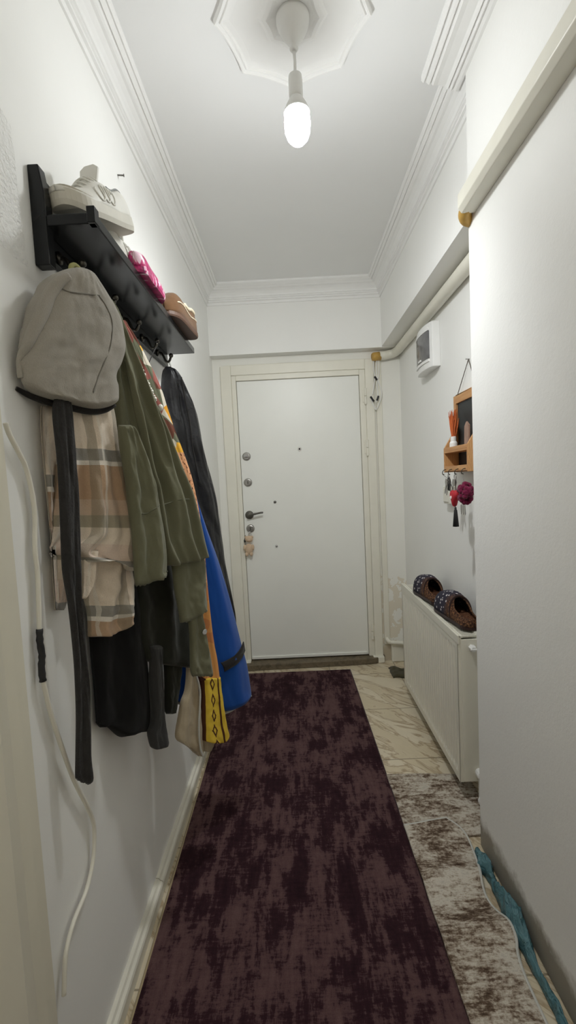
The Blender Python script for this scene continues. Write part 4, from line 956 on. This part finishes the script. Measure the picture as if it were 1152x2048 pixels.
n1 = k.noise(k.mapping(co, (1, 1.3, 1)), 7.5, 6, .74, .4); n2 = k.noise(k.mapping(co, (1, 4, 1), (0, 0, .08)), 22, 5, .78); n3 = k.noise(co, 90, 3, .7)
s = k.math('ADD', k.math('ADD', k.math('MULTIPLY', n1, .46), k.math('MULTIPLY', n2, .36)), k.math('MULTIPLY', n3, .18))
k.col(k.ramp(s, [(.39, rgb(64, 50, 40)), (.455, rgb(104, 88, 74)), (.50, rgb(160, 148, 134)), (.56, rgb(200, 194, 182)), (.62, rgb(176, 170, 160)), (.70, rgb(204, 200, 190))])); k.nrm(k.bump(k.noise(co, 380, 2), .6, .003, k.bump(s, .3, .006)))
def rug(name, left, right, zf, label, group, bind=True):
    """left/right: matching (x,y) edge polylines far -> near"""
    t = thing(name, (.5, 1.4, 0), label, 'rug', group)
    L = spline([Vector((*p, 0)) for p in left], 60); R_ = spline([Vector((*p, 0)) for p in right], 60)
    rows = []; low = []
    for i in range(60):
        r = []; lo = []
        for j in range(24):
            p = L[i].lerp(R_[i], j/23); z = zf(p.x, p.y, i/59, j/23); r.append(Vector((p.x, p.y, z))); lo.append(Vector((p.x, p.y, max(.0005, z-.008))))
        rows.append(r); low.append(lo)
    mb = MB(); mb.grid(rows); mb.grid(low, flip=True)
    for i in (0, 59): mb.grid([rows[i], low[i]])
    for j in (0, 23): mb.grid([[r[j] for r in rows], [r[j] for r in low]])
    mb.done('pile', m_mot, t, smooth=True)
    if bind:
        pts = [rows[0][j] for j in range(0, 24)]+[rows[i][23] for i in range(1, 60)]
        MB().tube([p-Vector((0, 0, .003)) for p in pts], .0045, 8).done('edge_binding', m_white_e, t, smooth=True)
    return t
rug('mottled_mat', [(.350, 1.853), (.352, 1.75), (.354, 1.6), (.356, 1.50)], [(.690, 1.835), (.692, 1.75), (.690, 1.6), (.688, 1.515)],
    lambda x, y, a, b: .010+.004*noise.noise((x*9, y*9, 0)), 'far mottled brown and white mat, lying under the radiator end', 'mottled mats beside the runner', False)
def zf2(x, y, a, b):
    wv = .020*math.exp(-((y-1.335)/.035)**2)+.022*math.exp(-((y-1.165)/.04)**2)
    return .020+wv*(.35+.65*b)+.005*noise.noise((x*8, y*8, 4))
rug('mottled_rug', [(.352, 1.555), (.353, 1.50), (.354, 1.4), (.355, 1.2), (.356, 1.0), (.357, .3)],
    [(.515, 1.580), (.557, 1.515), (.553, 1.40), (.527, 1.27), (.552, 1.15), (.530, 1.00), (.53, .3)], zf2, 'rumpled mottled brown and white rug with pale bound edge, nearest the right wall', 'mottled mats beside the runner')
# teal plastic bag wedged along the wall
m_teal = M0('teal plastic film', rgb(58, 112, 122), .25, 0, .5); k = NT(m_teal); n_ = k.noise(k.coord(), 26, 4, .6, 1.0)
k.col(k.mix(n_, rgb(44, 88, 100), rgb(104, 144, 150))); k.nrm(k.bump(n_, .8, .02))
mb = MB(); rows = []
for i in range(70):
    t_ = i/69; y = 1.44-.62*t_; row = []
    w_ = .009+.022*math.exp(-((t_-.42)/.08)**2)+.012*math.exp(-((t_-.10)/.05)**2); h_ = .022+.045*math.exp(-((t_-.40)/.14)**2)+.02*math.exp(-((t_-.12)/.06)**2)
    for j in range(16):
        a = PI*j/15; row.append(Vector((.572+.006*noise.noise((t_*9, 1, 1))+min(.022, w_)*math.cos(a)*(1+.7*noise.noise((t_*24, j*.5, 2))), y, .002+h_*math.sin(a)*(1+.6*noise.noise((t_*22, j*.6, 7))))))
    rows.append(row)
mb.grid(rows)
tag(mb.done('plastic_bag', m_teal, smooth=True, solid=.001), 'crumpled teal plastic bag wedged between rug and right wall', 'plastic bag')
# ------------------------------------------------------------------ world, camera, view
wd = bpy.data.worlds.new('world'); SC.world = wd; wd.use_nodes = True
wd.node_tree.nodes['Background'].inputs[0].default_value = (.5, .5, .5, 1); wd.node_tree.nodes['Background'].inputs[1].default_value = .0
cd = bpy.data.cameras.new('camera'); co_ = bpy.data.objects.new('camera', cd); COL.objects.link(co_)
cd.sensor_fit = 'AUTO'; cd.sensor_width = 36; cd.lens = F/2048*36; cd.clip_start = .02
r0, r1, r2 = RM[0], -RM[1], -RM[2]
co_.matrix_world = Matrix(((r0.x, r1.x, r2.x, 0), (r0.y, r1.y, r2.y, 0), (r0.z, r1.z, r2.z, H), (0, 0, 0, 1)))
SC.camera = co_
vs = SC.view_settings; vs.view_transform = 'Standard'; vs.look = 'None'; vs.gamma = 1; vs.use_curve_mapping = False; vs.exposure = 0.0
SC.cycles.max_bounces = 16; SC.cycles.diffuse_bounces = 10; SC.cycles.use_denoising = True
